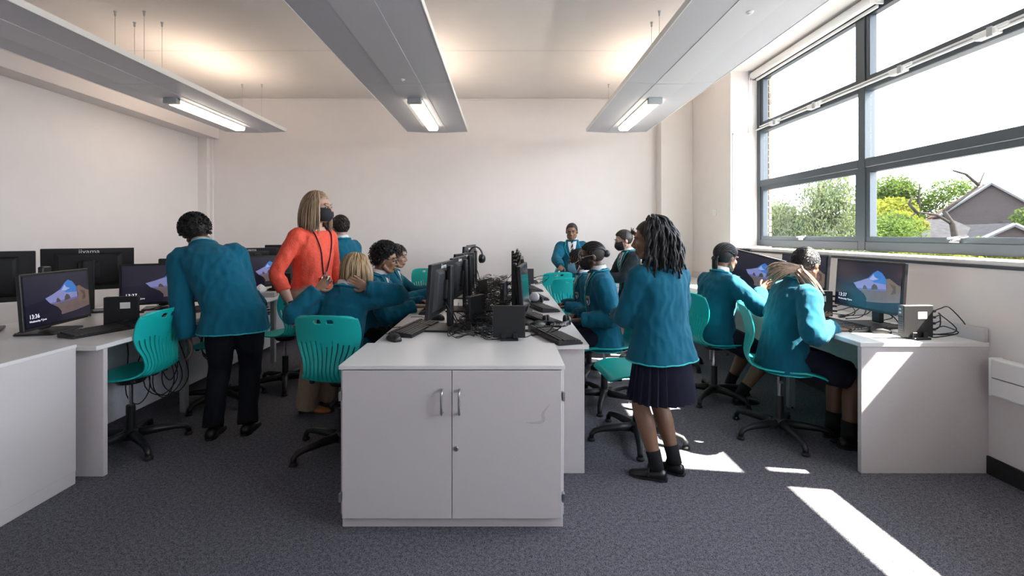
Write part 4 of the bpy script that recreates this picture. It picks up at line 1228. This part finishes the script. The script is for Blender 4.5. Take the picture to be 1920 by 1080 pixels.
        if front:
            rows = [[chest(t, x) for x in np.linspace(-w, w, 7)] for t, w in ((1.03, .036), (.96, .036), (.88, .031), (.8, .025), (.7, .017), (.6, .009), (.52, .001))]
            obj('shirt_front', decal(bvh, rows, .005), shirtm, root, smooth=True)
            rows = [[chest(t, x) for x in np.linspace(-w, w, 3)] for t, w in ((1.04, .011), (.99, .011), (.97, .007), (.85, .010), (.7, .012), (.56, .009))]
            te = obj('tie', decal(bvh, rows, .009), TIE, root, smooth=True)
            for s in (-1, 1):
                rows = [[chest(t, s * x) for x in np.linspace(a, a + w, 4)] for t, a, w in ((1.02, .037, .012), (.93, .034, .022), (.85, .028, .034), (.82, .027, .026), (.7, .016, .022), (.54, .001, .008))]
                lp = obj('lapel', decal(bvh, rows, .008), blazerm, top, smooth=True)
                pe = [chest(t, s * x) for t, x in ((1.02, .049), (.93, .056), (.85, .062), (.82, .053), (.7, .038), (.54, .009), (.4, .004), (.2, .004), (0, .006))]
                obj('lapel_piping', MB().tube(snap(bvh, smoothpath(pe, 26), .0095), .0028, 5), pipem, lp, smooth=True)
                rows = [[sp(1.1) + (V((0, 0, 0))) + r0 * s * x * H + f0 * (.036 + dy) * H for x in (.006, .02, .03)] for dy in (.004,)] 
        if badge:
            c_ = chest(.62, -.062); 
            def sheet(cx, ct, ww, hh, off, mm_, nme, par):
                rows = [[chest(ct + hh * (.5 - i / 5), cx + ww * wv * (j / 4 - .5)) for j in range(5)] for i, wv in enumerate((1, 1, 1, .95, .7, .1))]
                return obj(nme, decal(bvh, rows, off), mm_, par, smooth=True)
            cb_ = sheet(-.055, .62, .044, .15, .0045, shirtm, 'crest', top)
            sheet(-.055, .622, .036, .128, .0055, blazerm, 'crest_field', cb_)
            sheet(-.055, .675, .046, .03, .0065, gold, 'crest_band', cb_)
            sheet(-.055, .60, .016, .055, .0065, shirtm, 'crest_emblem', cb_)
        if pocket:
            rr_ = fr(0)
            rows = [[sp(t) - rr_[0] * (.118 * H * m_) + rr_[1] * y * H for y in np.linspace(-.045, .05, 6)] for t in (.14, .05, -.05, -.15)]
            obj('pocket', decal(bvh, rows, .006), blazerm, top, smooth=True)
    else:
        # scooped neck trim, lanyard and card
        tr_ = []
        for s in (-1, 1):
            pts = snap(bvh, [chest(t, s * x) for t, x in ((.93, .05), (.85, .043), (.7, .03), (.5, .018), (.33, .007))], .006)
            tr_.append([sp(1.06) + r0 * s * .035 * H - f0 * .03 * H, sp(1.04) + r0 * s * .05 * H] + pts)
        ly = thing('lanyard', 'black lanyard with white card round the neck of the woman in coral', 'lanyard', (loc[0], loc[1], 0), R(yaw))
        for q in tr_:
            obj('strap', MB().tube(smoothpath(q, 24), .006, 6, flat=.5), mat('lanyard_black', (.02, .015, .03), .6, var=.4, scale=90), ly, smooth=True)
        cpos = snap(bvh, [chest(.22, .0)], .012)[0]; r5, f5, u5 = fr(.3)
        cm = Matrix((r5, f5, u5)).transposed().to_4x4(); cm.translation = cpos
        cd = obj('card', MB().box(-.043, -.002, -.034, .043, .002, .034, cm), paperm, ly, .0005)
        obj('card_emblem', MB().lathe([(.014, .0), (.014, .0008)], (0, 0, 0), 16).mesh('e'), mat('emblem_green', (.05, .2, .18), .6), cd).matrix_local = cm @ Matrix.Translation((.005, .0022, .004)) @ Matrix.Rotation(R(-90), 4, 'X')
        obj('clip', MB().box(-.006, -.004, .032, .006, .004, .07, cm), steel, ly)
        S, E, W = arms['R']
        wc = E.lerp(W, .9); ax = (W - E).normalized()
        wm = ax.to_track_quat('Z', 'Y').to_matrix().to_4x4(); wm.translation = wc
        wt = thing('wristwatch', 'silver wristwatch on the arm of the woman in coral', 'watch', (loc[0], loc[1], 0), R(yaw))
        obj('strap', MB().tube([wm @ V((math.cos(a) * .031, math.sin(a) * .031, 0)) for a in [2 * math.pi * i / 18 for i in range(18)]], .005, 6, closed=True, flat=1.6), blackm, wt, smooth=True)
        dn = LD((-.25, -1, .1)).normalized(); dn = (dn - ax * dn.dot(ax)).normalized()
        dm = dn.to_track_quat('Z', 'Y').to_matrix(); 
        obj('dial', MB().lathe([(.015, 0), (.015, .006), (.012, .007)], wc + dn * .031, 16, dm), steel, wt)
    # ---- bottoms
    if bottom in ('trousers', 'beige'):
        q = MB(); wide = bottom == 'beige'
        q.loft([rg_at(t, w, d) for t, w, d in ((-.14, .085, .075), (-.05, .10, .078), (.1, .098, .074), (.2, .088, .068))])
        for nm in 'LR':
            Hj, K_, A, fd = legs[nm]
            A2 = A - V((0, 0, .022 * H if wide else .012 * H))
            rr = [.066, .06, .048, .047, .047, .050] if wide else [.064, .056, .045, .042, .038, .040]
            q.tube(smoothpath([Hj + V((0, 0, .03 * H)), Hj.lerp(K_, .5), K_, K_.lerp(A2, .35), K_.lerp(A2, .7), A2], 24), [x * H for x in rlerp(rr, 24)], 16)
        qm = remesh(q, vox, 4); wrinkle(qm, .006, (14, 14, 6), seed + 7)
        obj('trousers', qm, beigem if wide else trouserm, root)
    elif bottom == 'pleated':
        rows = []; n = 144; zt = hip.z + .1 * H; zb = .308 * H
        for i in range(12):
            f = i / 11; z = zt + (zb - zt) * f; row = []
            for j in range(n):
                a = 2 * math.pi * j / n; pl = ((j % 6) / 6.0)
                amp = .012 * f; w = (.088 + .042 * f) * H * 1.05 + amp * (pl - .5) * 2; d = (.07 + .042 * f) * H + amp * (pl - .5) * 2
                row.append(V((hip.x + w * math.cos(a), hip.y + d * math.sin(a), z)))
            rows.append(row)
        obj('skirt', MB().loft(rows, caps=False), skirtfm, root, smooth=False)
    elif bottom == 'skirt':
        q = MB(); q.loft([rg_at(t, w, d) for t, w, d in ((-.14, .085, .07), (-.05, .095, .075), (.1, .09, .07), (.2, .08, .06))])
        for nm in 'LR':
            Hj, K_, A, fd = legs[nm]
            q.tube(smoothpath([Hj, Hj.lerp(K_, .5), Hj.lerp(K_, .93)], 12), [x * H for x in rlerp([.055, .064, .056], 12)], 16)
        a_, b_ = legs['L'], legs['R']; c0 = (a_[0] + b_[0]) / 2; c1 = (a_[0].lerp(a_[1], .9) + b_[0].lerp(b_[1], .9)) / 2
        q.tube([c0, c0.lerp(c1, .5), c1], [.062 * H, .056 * H, .05 * H], 12)
        qm = remesh(q, vox, 5); wrinkle(qm, .004, (12, 12, 12), seed + 7)
        obj('skirt', qm, skirtfm, root)
    for nm in 'LR':
        Hj, K_, A, fd = legs[nm]; sf = H / 1.6
        sd = fd.cross(V((0, 0, 1))); rows = []; base = V((A.x, A.y, A.z - .05 * H))
        heel = .045 if bottom == 'beige' else 0
        for s_, w, hh, lift in ((-.058, .018, .05, 1), (-.05, .03, .062, 1), (-.02, .035, .075, 1), (.03, .037, .062, .6), (.075, .043, .045, .1), (.115, .044, .036, 0), (.15, .034, .03, 0), (.168, .014, .02, 0)):
            c = base + fd * s_ * sf; ro = []
            for j in range(14):
                a = 2 * math.pi * j / 14; zz = math.sin(a)
                ro.append(c + sd * (math.cos(a) * w * sf) + V((0, 0, ((hh * .5 + hh * .5 * zz) if zz > -.6 else .0) * sf + heel * lift * (1 if zz <= -.6 else .8) + .0)))
            rows.append(ro)
        sh = obj('shoe', MB().loft(rows), shoe, root, smooth=True)
        if heel:
            hb = base + fd * (-.04 * sf)
            obj('heel', MB().tube([hb, hb + V((0, 0, heel + .01))], [.013, .024], 10), mat('heel_dark', (.03, .015, .01), .5), sh)
        else:
            obj('sole', MB().loft([[V((p.x, p.y, zz)) + (V((p.x, p.y, 0)) - V((base.x + fd.x * .05, base.y + fd.y * .05, 0))) * .03 for p in
                                    [base + fd * (s_ * sf) + sd * (g * w * sf) for s_, w, g in ((-.06, .016, 1), (-.03, .034, 1), (.03, .036, 1), (.08, .043, 1), (.125, .042, 1), (.16, .024, 1), (.16, .024, -1), (.125, .042, -1), (.08, .043, -1), (.03, .036, -1), (-.03, .034, -1), (-.06, .016, -1))]] for zz in (base.z, base.z + .012)]), blackm, sh)
        if socks:
            up = A.lerp(K_, .24)
            obj('sock', MB().tube([A - V((0, 0, .015)), A.lerp(K_, .1), up], [.028 * H, .0265 * H, .0285 * H], 14), sockm, root, smooth=True)
            obj('strap', MB().tube([base + fd * .045 * sf + sd * (math.cos(a) * .038 * sf) + V((0, 0, .02 + math.sin(a) * .052 * sf)) for a in np.linspace(0, math.pi, 9)], .006, 5), shoe, sh)
    # ---- hair
    rg = random.Random(seed)
    ec, er = V((0, -.012, .025)), V((.076, .096, .089))
    g = F.transposed() @ V((0, 0, -1))
    def esurf(d, off=0):
        d = d.normalized(); s_ = 1 / math.sqrt((d.x / er.x) ** 2 + (d.y / er.y) ** 2 + (d.z / er.z) ** 2)
        return ec + d * s_ * (1 + off)
    def inside(q, off):
        e = q - ec
        return (e.x / er.x) ** 2 + (e.y / er.y) ** 2 + (e.z / er.z) ** 2 < (1 + off) ** 2
    kind, colr = hair[0], HR[hair[1]]
    def hairline(q):
        y = q.y
        if kind == 'afro': base_ = np.interp(y, [-.1, -.03, .0, .03, .055, .09], [-.045, -.045, .0, .02, .062, .066])
        else: base_ = np.interp(y, [-.1, -.03, .0, .03, .055, .09], [-.055, -.05, -.01, .02, .066, .072])
        return q.z > base_
    def cap(off, rough, fine, n=44, m_=30):
        vs = []; fs = []
        for i in range(m_ + 1):
            ph = -math.pi / 2 + math.pi * i / m_
            for j in range(n):
                th = 2 * math.pi * j / n
                d = V((math.cos(ph) * math.sin(th), math.cos(ph) * math.cos(th), math.sin(ph)))
                q = esurf(d); top_ = max(0, d.z * .7 + .3) if kind == 'afro' else 1
                o_ = off * (.35 + .65 * top_) + rough * (noise.noise(q * fine + V((seed, 0, 0))) + .7 * noise.noise(q * fine * 2.7))
                if not hairline(q): o_ = -.12
                vs.append(hp(esurf(d, o_)))
        for i in range(m_):
            for j in range(n):
                k2 = (j + 1) % n; fs.append((i * n + j, i * n + k2, (i + 1) * n + k2, (i + 1) * n + j))
        return MB().add(vs, fs)
    def strand(az, el, length, off, r_, wav=0, spread=.8, drop=1.0, taper=.5, st=.014):
        d = V((math.cos(el) * math.sin(az), math.cos(el) * math.cos(az), math.sin(el))); q = esurf(d, off); e = V((math.sin(az), math.cos(az), 0)); pts = [hp(q)]; L = 0; sp_ = spread
        ph = rg.uniform(0, 6)
        while L < length:
            q = q + (g * drop + e * sp_).normalized() * st; sp_ *= .82; L += st
            if inside(q, off):
                v = (q - ec); s_ = math.sqrt((v.x / er.x) ** 2 + (v.y / er.y) ** 2 + (v.z / er.z) ** 2); q = ec + v * ((1 + off) / s_)
            elif q.z < -.05:                                   # drape over neck and shoulders
                pass
            w_ = V((math.sin(L * 60 + ph), math.cos(L * 55 + ph), 0)) * wav
            pts.append(hp(q + w_))
        n = len(pts)
        return pts, rlerp([r_, r_, r_ * .95, r_ * taper], n)
    ho = None
    if kind in ('afro', 'short', 'crop'):
        a_ = dict(afro=(hair[2] if len(hair) > 2 else .34, .05, 55), short=(.09, .02, 60), crop=(.04, .012, 160))[kind]
        ho = obj('hair', cap(*a_, n=90, m_=60) if kind != 'crop' else cap(*a_, n=70, m_=46), colr, root, smooth=kind != 'afro')
        if kind == 'afro':
            cu = MB()
            for i in range(620):
                d = V((rg.gauss(0, 1), rg.gauss(0, 1), rg.gauss(0, 1) + .5)).normalized(); q = esurf(d)
                if not hairline(q) : continue
                o_ = a_[0] * (.35 + .65 * max(0, d.z * .7 + .3)); c = esurf(d, o_ - .04); a0 = rg.uniform(0, 6); n1 = d.orthogonal().normalized(); n2 = d.cross(n1)
                cu.tube([hp(c + (n1 * math.cos(a0 + t * 2.2) + n2 * math.sin(a0 + t * 2.2)) * .008 + d * .006 * t) for t in range(5)], .0028, 4)
            obj('curls', cu, colr, ho, smooth=True)['kind'] = 'stuff'
        if kind == 'short':
            cu = MB()
            for i in range(520):
                d = V((rg.gauss(0, 1), rg.gauss(0, 1), rg.gauss(0, 1) + .4)).normalized(); q = esurf(d)
                if not hairline(q): continue
                fw = V((rg.uniform(-.5, .5), -.5 if d.y < .3 else .4, -.8)); fw = (fw - d * fw.dot(d)).normalized()
                cu.tube([hp(esurf(d, .07)), hp(esurf(d + fw * .1, .13)), hp(esurf(d + fw * .24, .15)), hp(esurf(d + fw * .36, .12))], [.004, .005, .0045, .0015], 4)
            obj('strands', cu, colr, ho, smooth=True)['kind'] = 'stuff'
        if kind == 'crop':
            obj('bun', MB().ell(hp(esurf(V((0, -1, -.1)), .15)), (.03, .03, .03)), colr, ho, smooth=True)
    elif kind in ('bob', 'childbob', 'locs'):
        m = cap(.06, .01, 40)
        ho = obj('hair', m, colr, root, smooth=True)
        s_ = MB()
        if kind == 'locs':
            for i in range(150):
                az = rg.uniform(R(60), R(276)); el = rg.uniform(.1, 1.4)
                ln = rg.uniform(.20, .31) - .04 * (1 if el < .5 else 0)
                s_.tube(*strand(az, el, ln, rg.uniform(.10, .34), rg.uniform(.0058, .0085), .006, .9, 1, .7), n=6)
        elif kind == 'bob':
            for i in range(330):
                az = rg.uniform(R(55), R(305)); el = rg.uniform(.25, 1.45)
                s_.tube(*strand(az, el, rg.uniform(.24, .29) - (.05 if el < .6 else 0), rg.uniform(.06, .15), rg.uniform(.004, .0062), .0006, .5, 1, .3), n=5)
        else:
            for i in range(330):
                az = rg.uniform(R(20), R(340)); el = rg.uniform(.2, 1.45)
                ln = .165 if R(60) < az < R(300) else .11
                s_.tube(*strand(az, el, ln * rg.uniform(.75, .95), rg.uniform(.06, .15), rg.uniform(.004, .0062), .001, .5, 1, .4), n=5)
        obj('strands' if kind != 'locs' else 'locs', s_, colr, ho, smooth=True)['kind'] = 'stuff'
    else:
        # hair drawn back to a gather point, in rows
        gath = dict(bun=V((0, -.75, .75)), rows=V((0, -.95, -.25)), braids=V((0, -.95, -.45)), tail=V((0, -.95, .35)), lowtail=V((0, -.72, -.78)))[kind].normalized()
        if kind == 'lowtail':
            ho = obj('hair', cap(.045, .012, 190, 70, 46), colr, root, smooth=True)
            cu = MB()
            for i in range(900):
                d = V((rg.gauss(0, 1), rg.gauss(0, 1), rg.gauss(0, 1) + .4)).normalized(); q = esurf(d)
                if not hairline(q): continue
                fw = V((rg.uniform(-.3, .3), -.7, -.6)); fw = (fw - d * fw.dot(d)).normalized()
                cu.tube([hp(esurf(d, .04)), hp(esurf(d + fw * .07, .075)), hp(esurf(d + fw * .15, .06))], [.0018, .0024, .0012], 4)
            obj('cropped_strands', cu, colr, ho, smooth=True)['kind'] = 'stuff'
        else:
            ho = obj('hair', cap(.05 if kind in ('braids', 'tail') else .022, .004, 60), colr if kind in ('braids', 'tail') else mat('scalp_' + skin, tuple(V(SK_COL[skin]) * .3 + V((.006, .005, .005))), .7), root, smooth=True)  # scalp tone darkened towards black, hair shadow mixed into the colour
            s_ = MB(); cnt = dict(bun=12, rows=12, braids=18, tail=22)[kind]
            ph1 = R(dict(bun=134, rows=192, braids=206, tail=158)[kind]); lays = 1
            for lay in range(lays):
                for i in range(cnt):
                    x0 = math.sin(R(-80 + 160 * i / (cnt - 1))); ph0 = R(np.interp(abs(x0), [0, .6, .85, .97], [38, 30, 8, -8]))
                    pts = []
                    for t in np.linspace(0, 1, 20):
                        ph = ph0 + (ph1 - ph0) * t; x = x0 * (1 - .93 * max(0, (t - .62) / .38) ** 1.6); y = math.sqrt(max(.02, 1 - x * x))
                        d = V((x, math.cos(ph) * y, math.sin(ph) * y))
                        pts.append(hp(esurf(d, (.065 if kind != 'braids' else .09) + (.06 * math.sin(math.pi * min(1, t * 1.1)) if kind == 'braids' else 0))))
                    s_.tube(pts, .0050 if kind in ('braids', 'tail') else .0052, 6)
            obj('braided_rows' if kind != 'tail' else 'strands', s_, colr, ho, smooth=True)['kind'] = 'stuff'
        G = esurf(gath, .12)
        t_ = MB()
        if kind == 'bun':
            for i in range(5):
                t_.tube([hp(G + V((math.cos(a + i) * .018, -.012 + .008 * (i - 2), .012 + math.sin(a + i) * .018))) for a in [2 * math.pi * q / 12 for q in range(12)]], .0105, 7, closed=True)
            obj('bun', t_, colr, ho, smooth=True)
        elif kind == 'rows':
            t_.ell(hp(G), (.03, .03, .03)); obj('bun', t_, colr, ho, smooth=True)
        elif kind == 'braids':
            for i in range(16):
                p = G + V((rg.uniform(-.02, .02), rg.uniform(-.01, .015), rg.uniform(-.015, .015))); L = rg.uniform(.1, .16)
                pts = [hp(p)]; q = p
                for j in range(8):
                    q = q + (g * .8 + V((rg.uniform(-.1, .1), -.25 + .08 * j, 0))).normalized() * (L / 8); pts.append(hp(q))
                t_.tube(pts, .0065, 6)
            obj('ponytail', t_, colr, ho, smooth=True)
            obj('hair_tie', MB().tube([hp(G + V((math.cos(a) * .028, -.004 + .012 * math.sin(a), math.sin(a) * .02))) for a in [2 * math.pi * q / 14 for q in range(14)]], .008, 6, closed=True), blackm, ho, smooth=True)
        elif kind == 'tail':
            for i in range(36):
                q = G + V((rg.uniform(-.02, .02), 0, rg.uniform(-.02, .02))); pts = [hp(q)]; out_ = V((rg.uniform(-.25, .25), -.55, .1))
                L = rg.uniform(.36, .46)
                for j in range(14):
                    q = q + (g * min(1.3, .3 + .2 * j) + out_ * max(0, 1 - .22 * j)).normalized() * (L / 14); pts.append(hp(q))
                t_.tube(pts, rlerp([.006, .009, .008, .003], 15), 5)
            obj('ponytail', t_, HR['auburn'], ho, smooth=True)
            t2 = MB()
            for i in range(12):
                a = rg.uniform(0, 6.28); e = V((math.cos(a), -.4, math.sin(a) * .7 + .4)).normalized()
                t2.tube([hp(G + e * .01), hp(G + e * .035), hp(G + e * rg.uniform(.05, .075))], [.006, .007, .003], 5)
            obj('flyaway_curls', t2, HR['black'], ho, smooth=True)
        elif kind == 'lowtail':
            for i in range(280):
                q = G + V((rg.uniform(-.025, .025), 0, rg.uniform(-.02, .02))); pts = [hp(q)]
                tgt = V((-.95, -.2, -.3)) if i % 4 else V((.8, .5, -.7))
                L = rg.uniform(.15, .2) if i % 4 else rg.uniform(.2, .26); jit = V((rg.uniform(-.1, .1), rg.uniform(-.3, .3), rg.uniform(-.3, .4)))
                for j in range(10):
                    s__ = j / 9
                    d_ = (V((0, -1, -.25)) * (1 - s__) ** 3 * 1.2 + (tgt + jit) + V((0, 0, .25)) * math.sin(s__ * 3.1) * (1 if i % 4 else 0) + g * .9 * s__ ** 2 * (1 if i % 4 else 1.5)).normalized()
                    q = q + d_ * (L / 10); pts.append(hp(q))
                t_.tube(pts, rlerp([.003, .0052, .005, .002], 11), 4)
            obj('ponytail', t_, HR['fawn'], ho, smooth=True)
            obj('hair_tie', MB().tube([hp(G + V((math.cos(a) * .03, -.008, math.sin(a) * .026))) for a in [2 * math.pi * q / 14 for q in range(14)]], .007, 6, closed=True), shirtm, ho, smooth=True)
    return root

DN = (0, 0, -1)
person('boy in teal blazer and dark trousers leaning over the left bench, back to camera', (-1.78, 3.10), 22, 1.60, .825, lean=20, side=-26, head=(24, 26, -14),
       hands=dict(L=(-2.03, 3.02, .62), R=(-1.78, 3.42, .80)), poles=dict(R=(.3, 0, -1)), feet=dict(L=(-1.90, 3.06, 12), R=(-1.71, 3.13, 8)), skin='dark', hair=('afro', 'black', .17), seed=3, wmul=1.06, hem=-.30)
person('woman in coral top, beige trousers and black mask standing and looking right', (-1.44, 3.52), -112, 1.66, .885, lean=2, head=(16, 4, 0),
       hands=dict(R=(-1.50, 3.30, .82), L=(-1.25, 3.68, .86)), poles=dict(R=(-.9, -.3, 0), L=(-.3, .5, 0)), feet=dict(L=(-1.38, 3.66, -80), R=(-1.46, 3.47, -84)), outfit='blouse', bottom='beige', skin='fair',
       hair=('bob', 'ash'), face=True, mask='black', seed=5, k=1.0, hem=-.2, shoe=tanm, hdir=dict(R=((.35, .0, -1), (.6, .6, .2))), vox=.009)
person('brown-haired boy in teal blazer standing behind the woman in coral', (-1.58, 4.65), 62, 1.54, .80, lean=4, head=(-14, 8, 0), skin='fair', hair=('short', 'brown'), seed=7,
       hands=dict(L=(-2.0, 4.62, .82), R=(-1.75, 5.0, .82)), feet=dict(L=(-1.68, 4.57, 60), R=(-1.6, 4.74, 60)), vox=.012)
person('blond child with bowed head and hands behind the neck', (-1.05, 2.98), -14, 1.42, .545, lean=11, head=(-16, 28, 4),
       hands=dict(L=(-1.175, 2.955, .975), R=(-.865, 2.95, .985)), poles=dict(L=(-.35, .7, -1), R=(.5, .7, -1)), hdir=dict(L=((.6, .1, .6), (.2, 1, 0), .45), R=((-.8, .1, .45), (-.1, 1, .1), .2)),
       feet=dict(L=(-.88, 3.36, -30), R=(-.72, 3.24, -30)), skin='olive', hair=('childbob', 'blond'), seated=True, seed=9, wmul=1.05)
person('boy with curly afro hair and glasses typing at the middle bench', (-1.06, 3.72), -88, 1.50, .545, lean=9, head=(0, 9, 0),
       hands=dict(R=(-.68, 3.60, .775), L=(-.66, 3.84, .775)), poles=dict(R=(-.5, -.5, -1), L=(-.5, .5, -1)), hdir=dict(R=((1, .08, .0), DN, .25), L=((1, -.1, 0), DN, .25)),
       feet=dict(L=(-.66, 3.82, -90), R=(-.66, 3.62, -90)), skin='light', hair=('afro', 'black'), face=True, front=True, glasses=True, seated=True, seed=11)
person('dark-haired boy seated behind the boy with glasses', (-1.12, 4.45), -84, 1.46, .545, lean=7, head=(-6, 8, 0),
       hands=dict(R=(-.70, 4.34, .775), L=(-.68, 4.56, .775)), hdir=dict(R=((1, .08, .0), DN, .25), L=((1, -.1, 0), DN, .25)), feet=dict(L=(-.7, 4.55, -90), R=(-.7, 4.35, -90)), skin='olive', hair=('short', 'brown'),
       face=True, front=True, seated=True, seed=13, vox=.012)
person('smiling girl in teal blazer and striped tie standing at the back, hand on a chair', (.90, 6.2), 172, 1.50, .78, lean=3, head=(-6, 12, 0),
       hands=dict(R=(.70, 5.80, .93), L=(.98, 5.93, .90)), poles=dict(R=(-1, .3, -.6), L=(1, .3, -.6)), hdir=dict(R=((-.15, -.8, -.5), (0, .3, -1), .5)), feet=dict(L=(.97, 6.2, 180), R=(.83, 6.2, 175)), skin='brown', hair=('crop', 'black'),
       face=True, front=True, bottom='skirt', seed=15, vox=.012)
person('girl with hair bun and blue mask seated at the middle bench', (.79, 4.42), 88, 1.38, .53, lean=5, head=(-4, 16, 0),
       hands=dict(L=(.56, 4.30, .66), R=(.56, 4.50, .66)), hdir=dict(L=((-1, .2, -.1), DN, .3), R=((-1, -.2, -.1), DN, .3)), poles=dict(L=(1, -.4, -1), R=(1, .4, -1)), feet=dict(L=(.42, 4.35, 90), R=(.42, 4.5, 90)), skin='dark', hair=('bun', 'black'), face=True, front=True, mask='blue', badge=True, bottom='skirt', seated=True, seed=17, vox=.011)
person('girl with black mask and glasses seated at the middle bench', (.79, 3.71), 84, 1.57, .55, lean=5, head=(-2, 12, 0),
       hands=dict(L=(.59, 3.56, .675), R=(.57, 3.78, .67)), poles=dict(L=(1, -.5, -1), R=(1, .5, -1)), hdir=dict(L=((-.95, .2, -.05), DN, .3), R=((-.95, -.2, -.05), DN, .3)), feet=dict(L=(.42, 3.6, 90), R=(.42, 3.8, 90)), skin='dark', hair=('rows', 'black'),
       face=True, front=True, mask='black', glasses=True, badge=True, bottom='skirt', seated=True, seed=19, hem=-.26, wmul=1.05)
person('girl with long auburn ponytail and black mask standing in the middle distance', (1.39, 5.15), 98, 1.38, .715, lean=4, head=(-4, 14, 0),
       hands=dict(L=(1.05, 5.0, .85), R=(1.05, 5.25, .85)), feet=dict(L=(1.39, 5.07, 95), R=(1.39, 5.22, 95)), skin='fair', hair=('tail', 'brown'), face=True, front=True, mask='black', bottom='pleated', seed=21, vox=.012, topmat=mat('dark_jumper', (.006, .012, .018), .9, var=.1))
person('girl with shoulder-length locs, teal blazer and pleated skirt standing in front, back to camera', (.86, 2.56), 28, 1.41, .735, lean=3, head=(36, 8, 0),
       hands=dict(L=(.68, 2.80, .84), R=(.88, 2.92, .86)), poles=dict(L=(-.35, -.8, -1), R=(1, -.2, -.6)), feet=dict(L=(.825, 2.535, 66), R=(.945, 2.60, 52)), skin='brown', hair=('locs', 'black'), bottom='pleated', socks=True, seed=23, wmul=1.14, hem=-.22, vox=.0085, pocket=True)
person('girl with long braids tied back, seated at the window bench', (1.70, 3.80), -74, 1.52, .55, lean=8, head=(2, 14, 0),
       hands=dict(R=(2.03, 3.72, .87), L=(2.03, 4.08, .79)), poles=dict(R=(.2, -1, -.9), L=(0, 1, -1)), hdir=dict(R=((.75, .25, .5), (.1, .9, .3), .3), L=((1, 0, 0), DN, .3)), feet=dict(L=(1.90, 3.95, -75), R=(1.84, 3.66, -80)), kneepole=(1, -.1, .5), skin='brown', hair=('braids', 'black'),
       bottom='skirt', socks=True, seated=True, seed=25, wmul=1.06)
person('girl with cropped sunlit hair and pale ponytail seated nearest the window', (1.83, 3.08), -94, 1.54, .55, lean=13, head=(34, 18, 0),
       hands=dict(R=(2.03, 2.90, .745), L=(2.10, 3.22, .765)), poles=dict(R=(-.6, -.8, -.9), L=(0, 1, -1)), hdir=dict(R=((.95, .05, -.1), DN, .25), L=((1, 0, 0), DN, .3)), feet=dict(L=(2.14, 3.06, -100), R=(2.13, 2.90, -100)), kneepole=(1, -.1, .5), skin='mid', hair=('lowtail', 'black'),
       bottom='skirt', socks=True, seated=True, seed=27, wmul=1.04, vox=.0085)
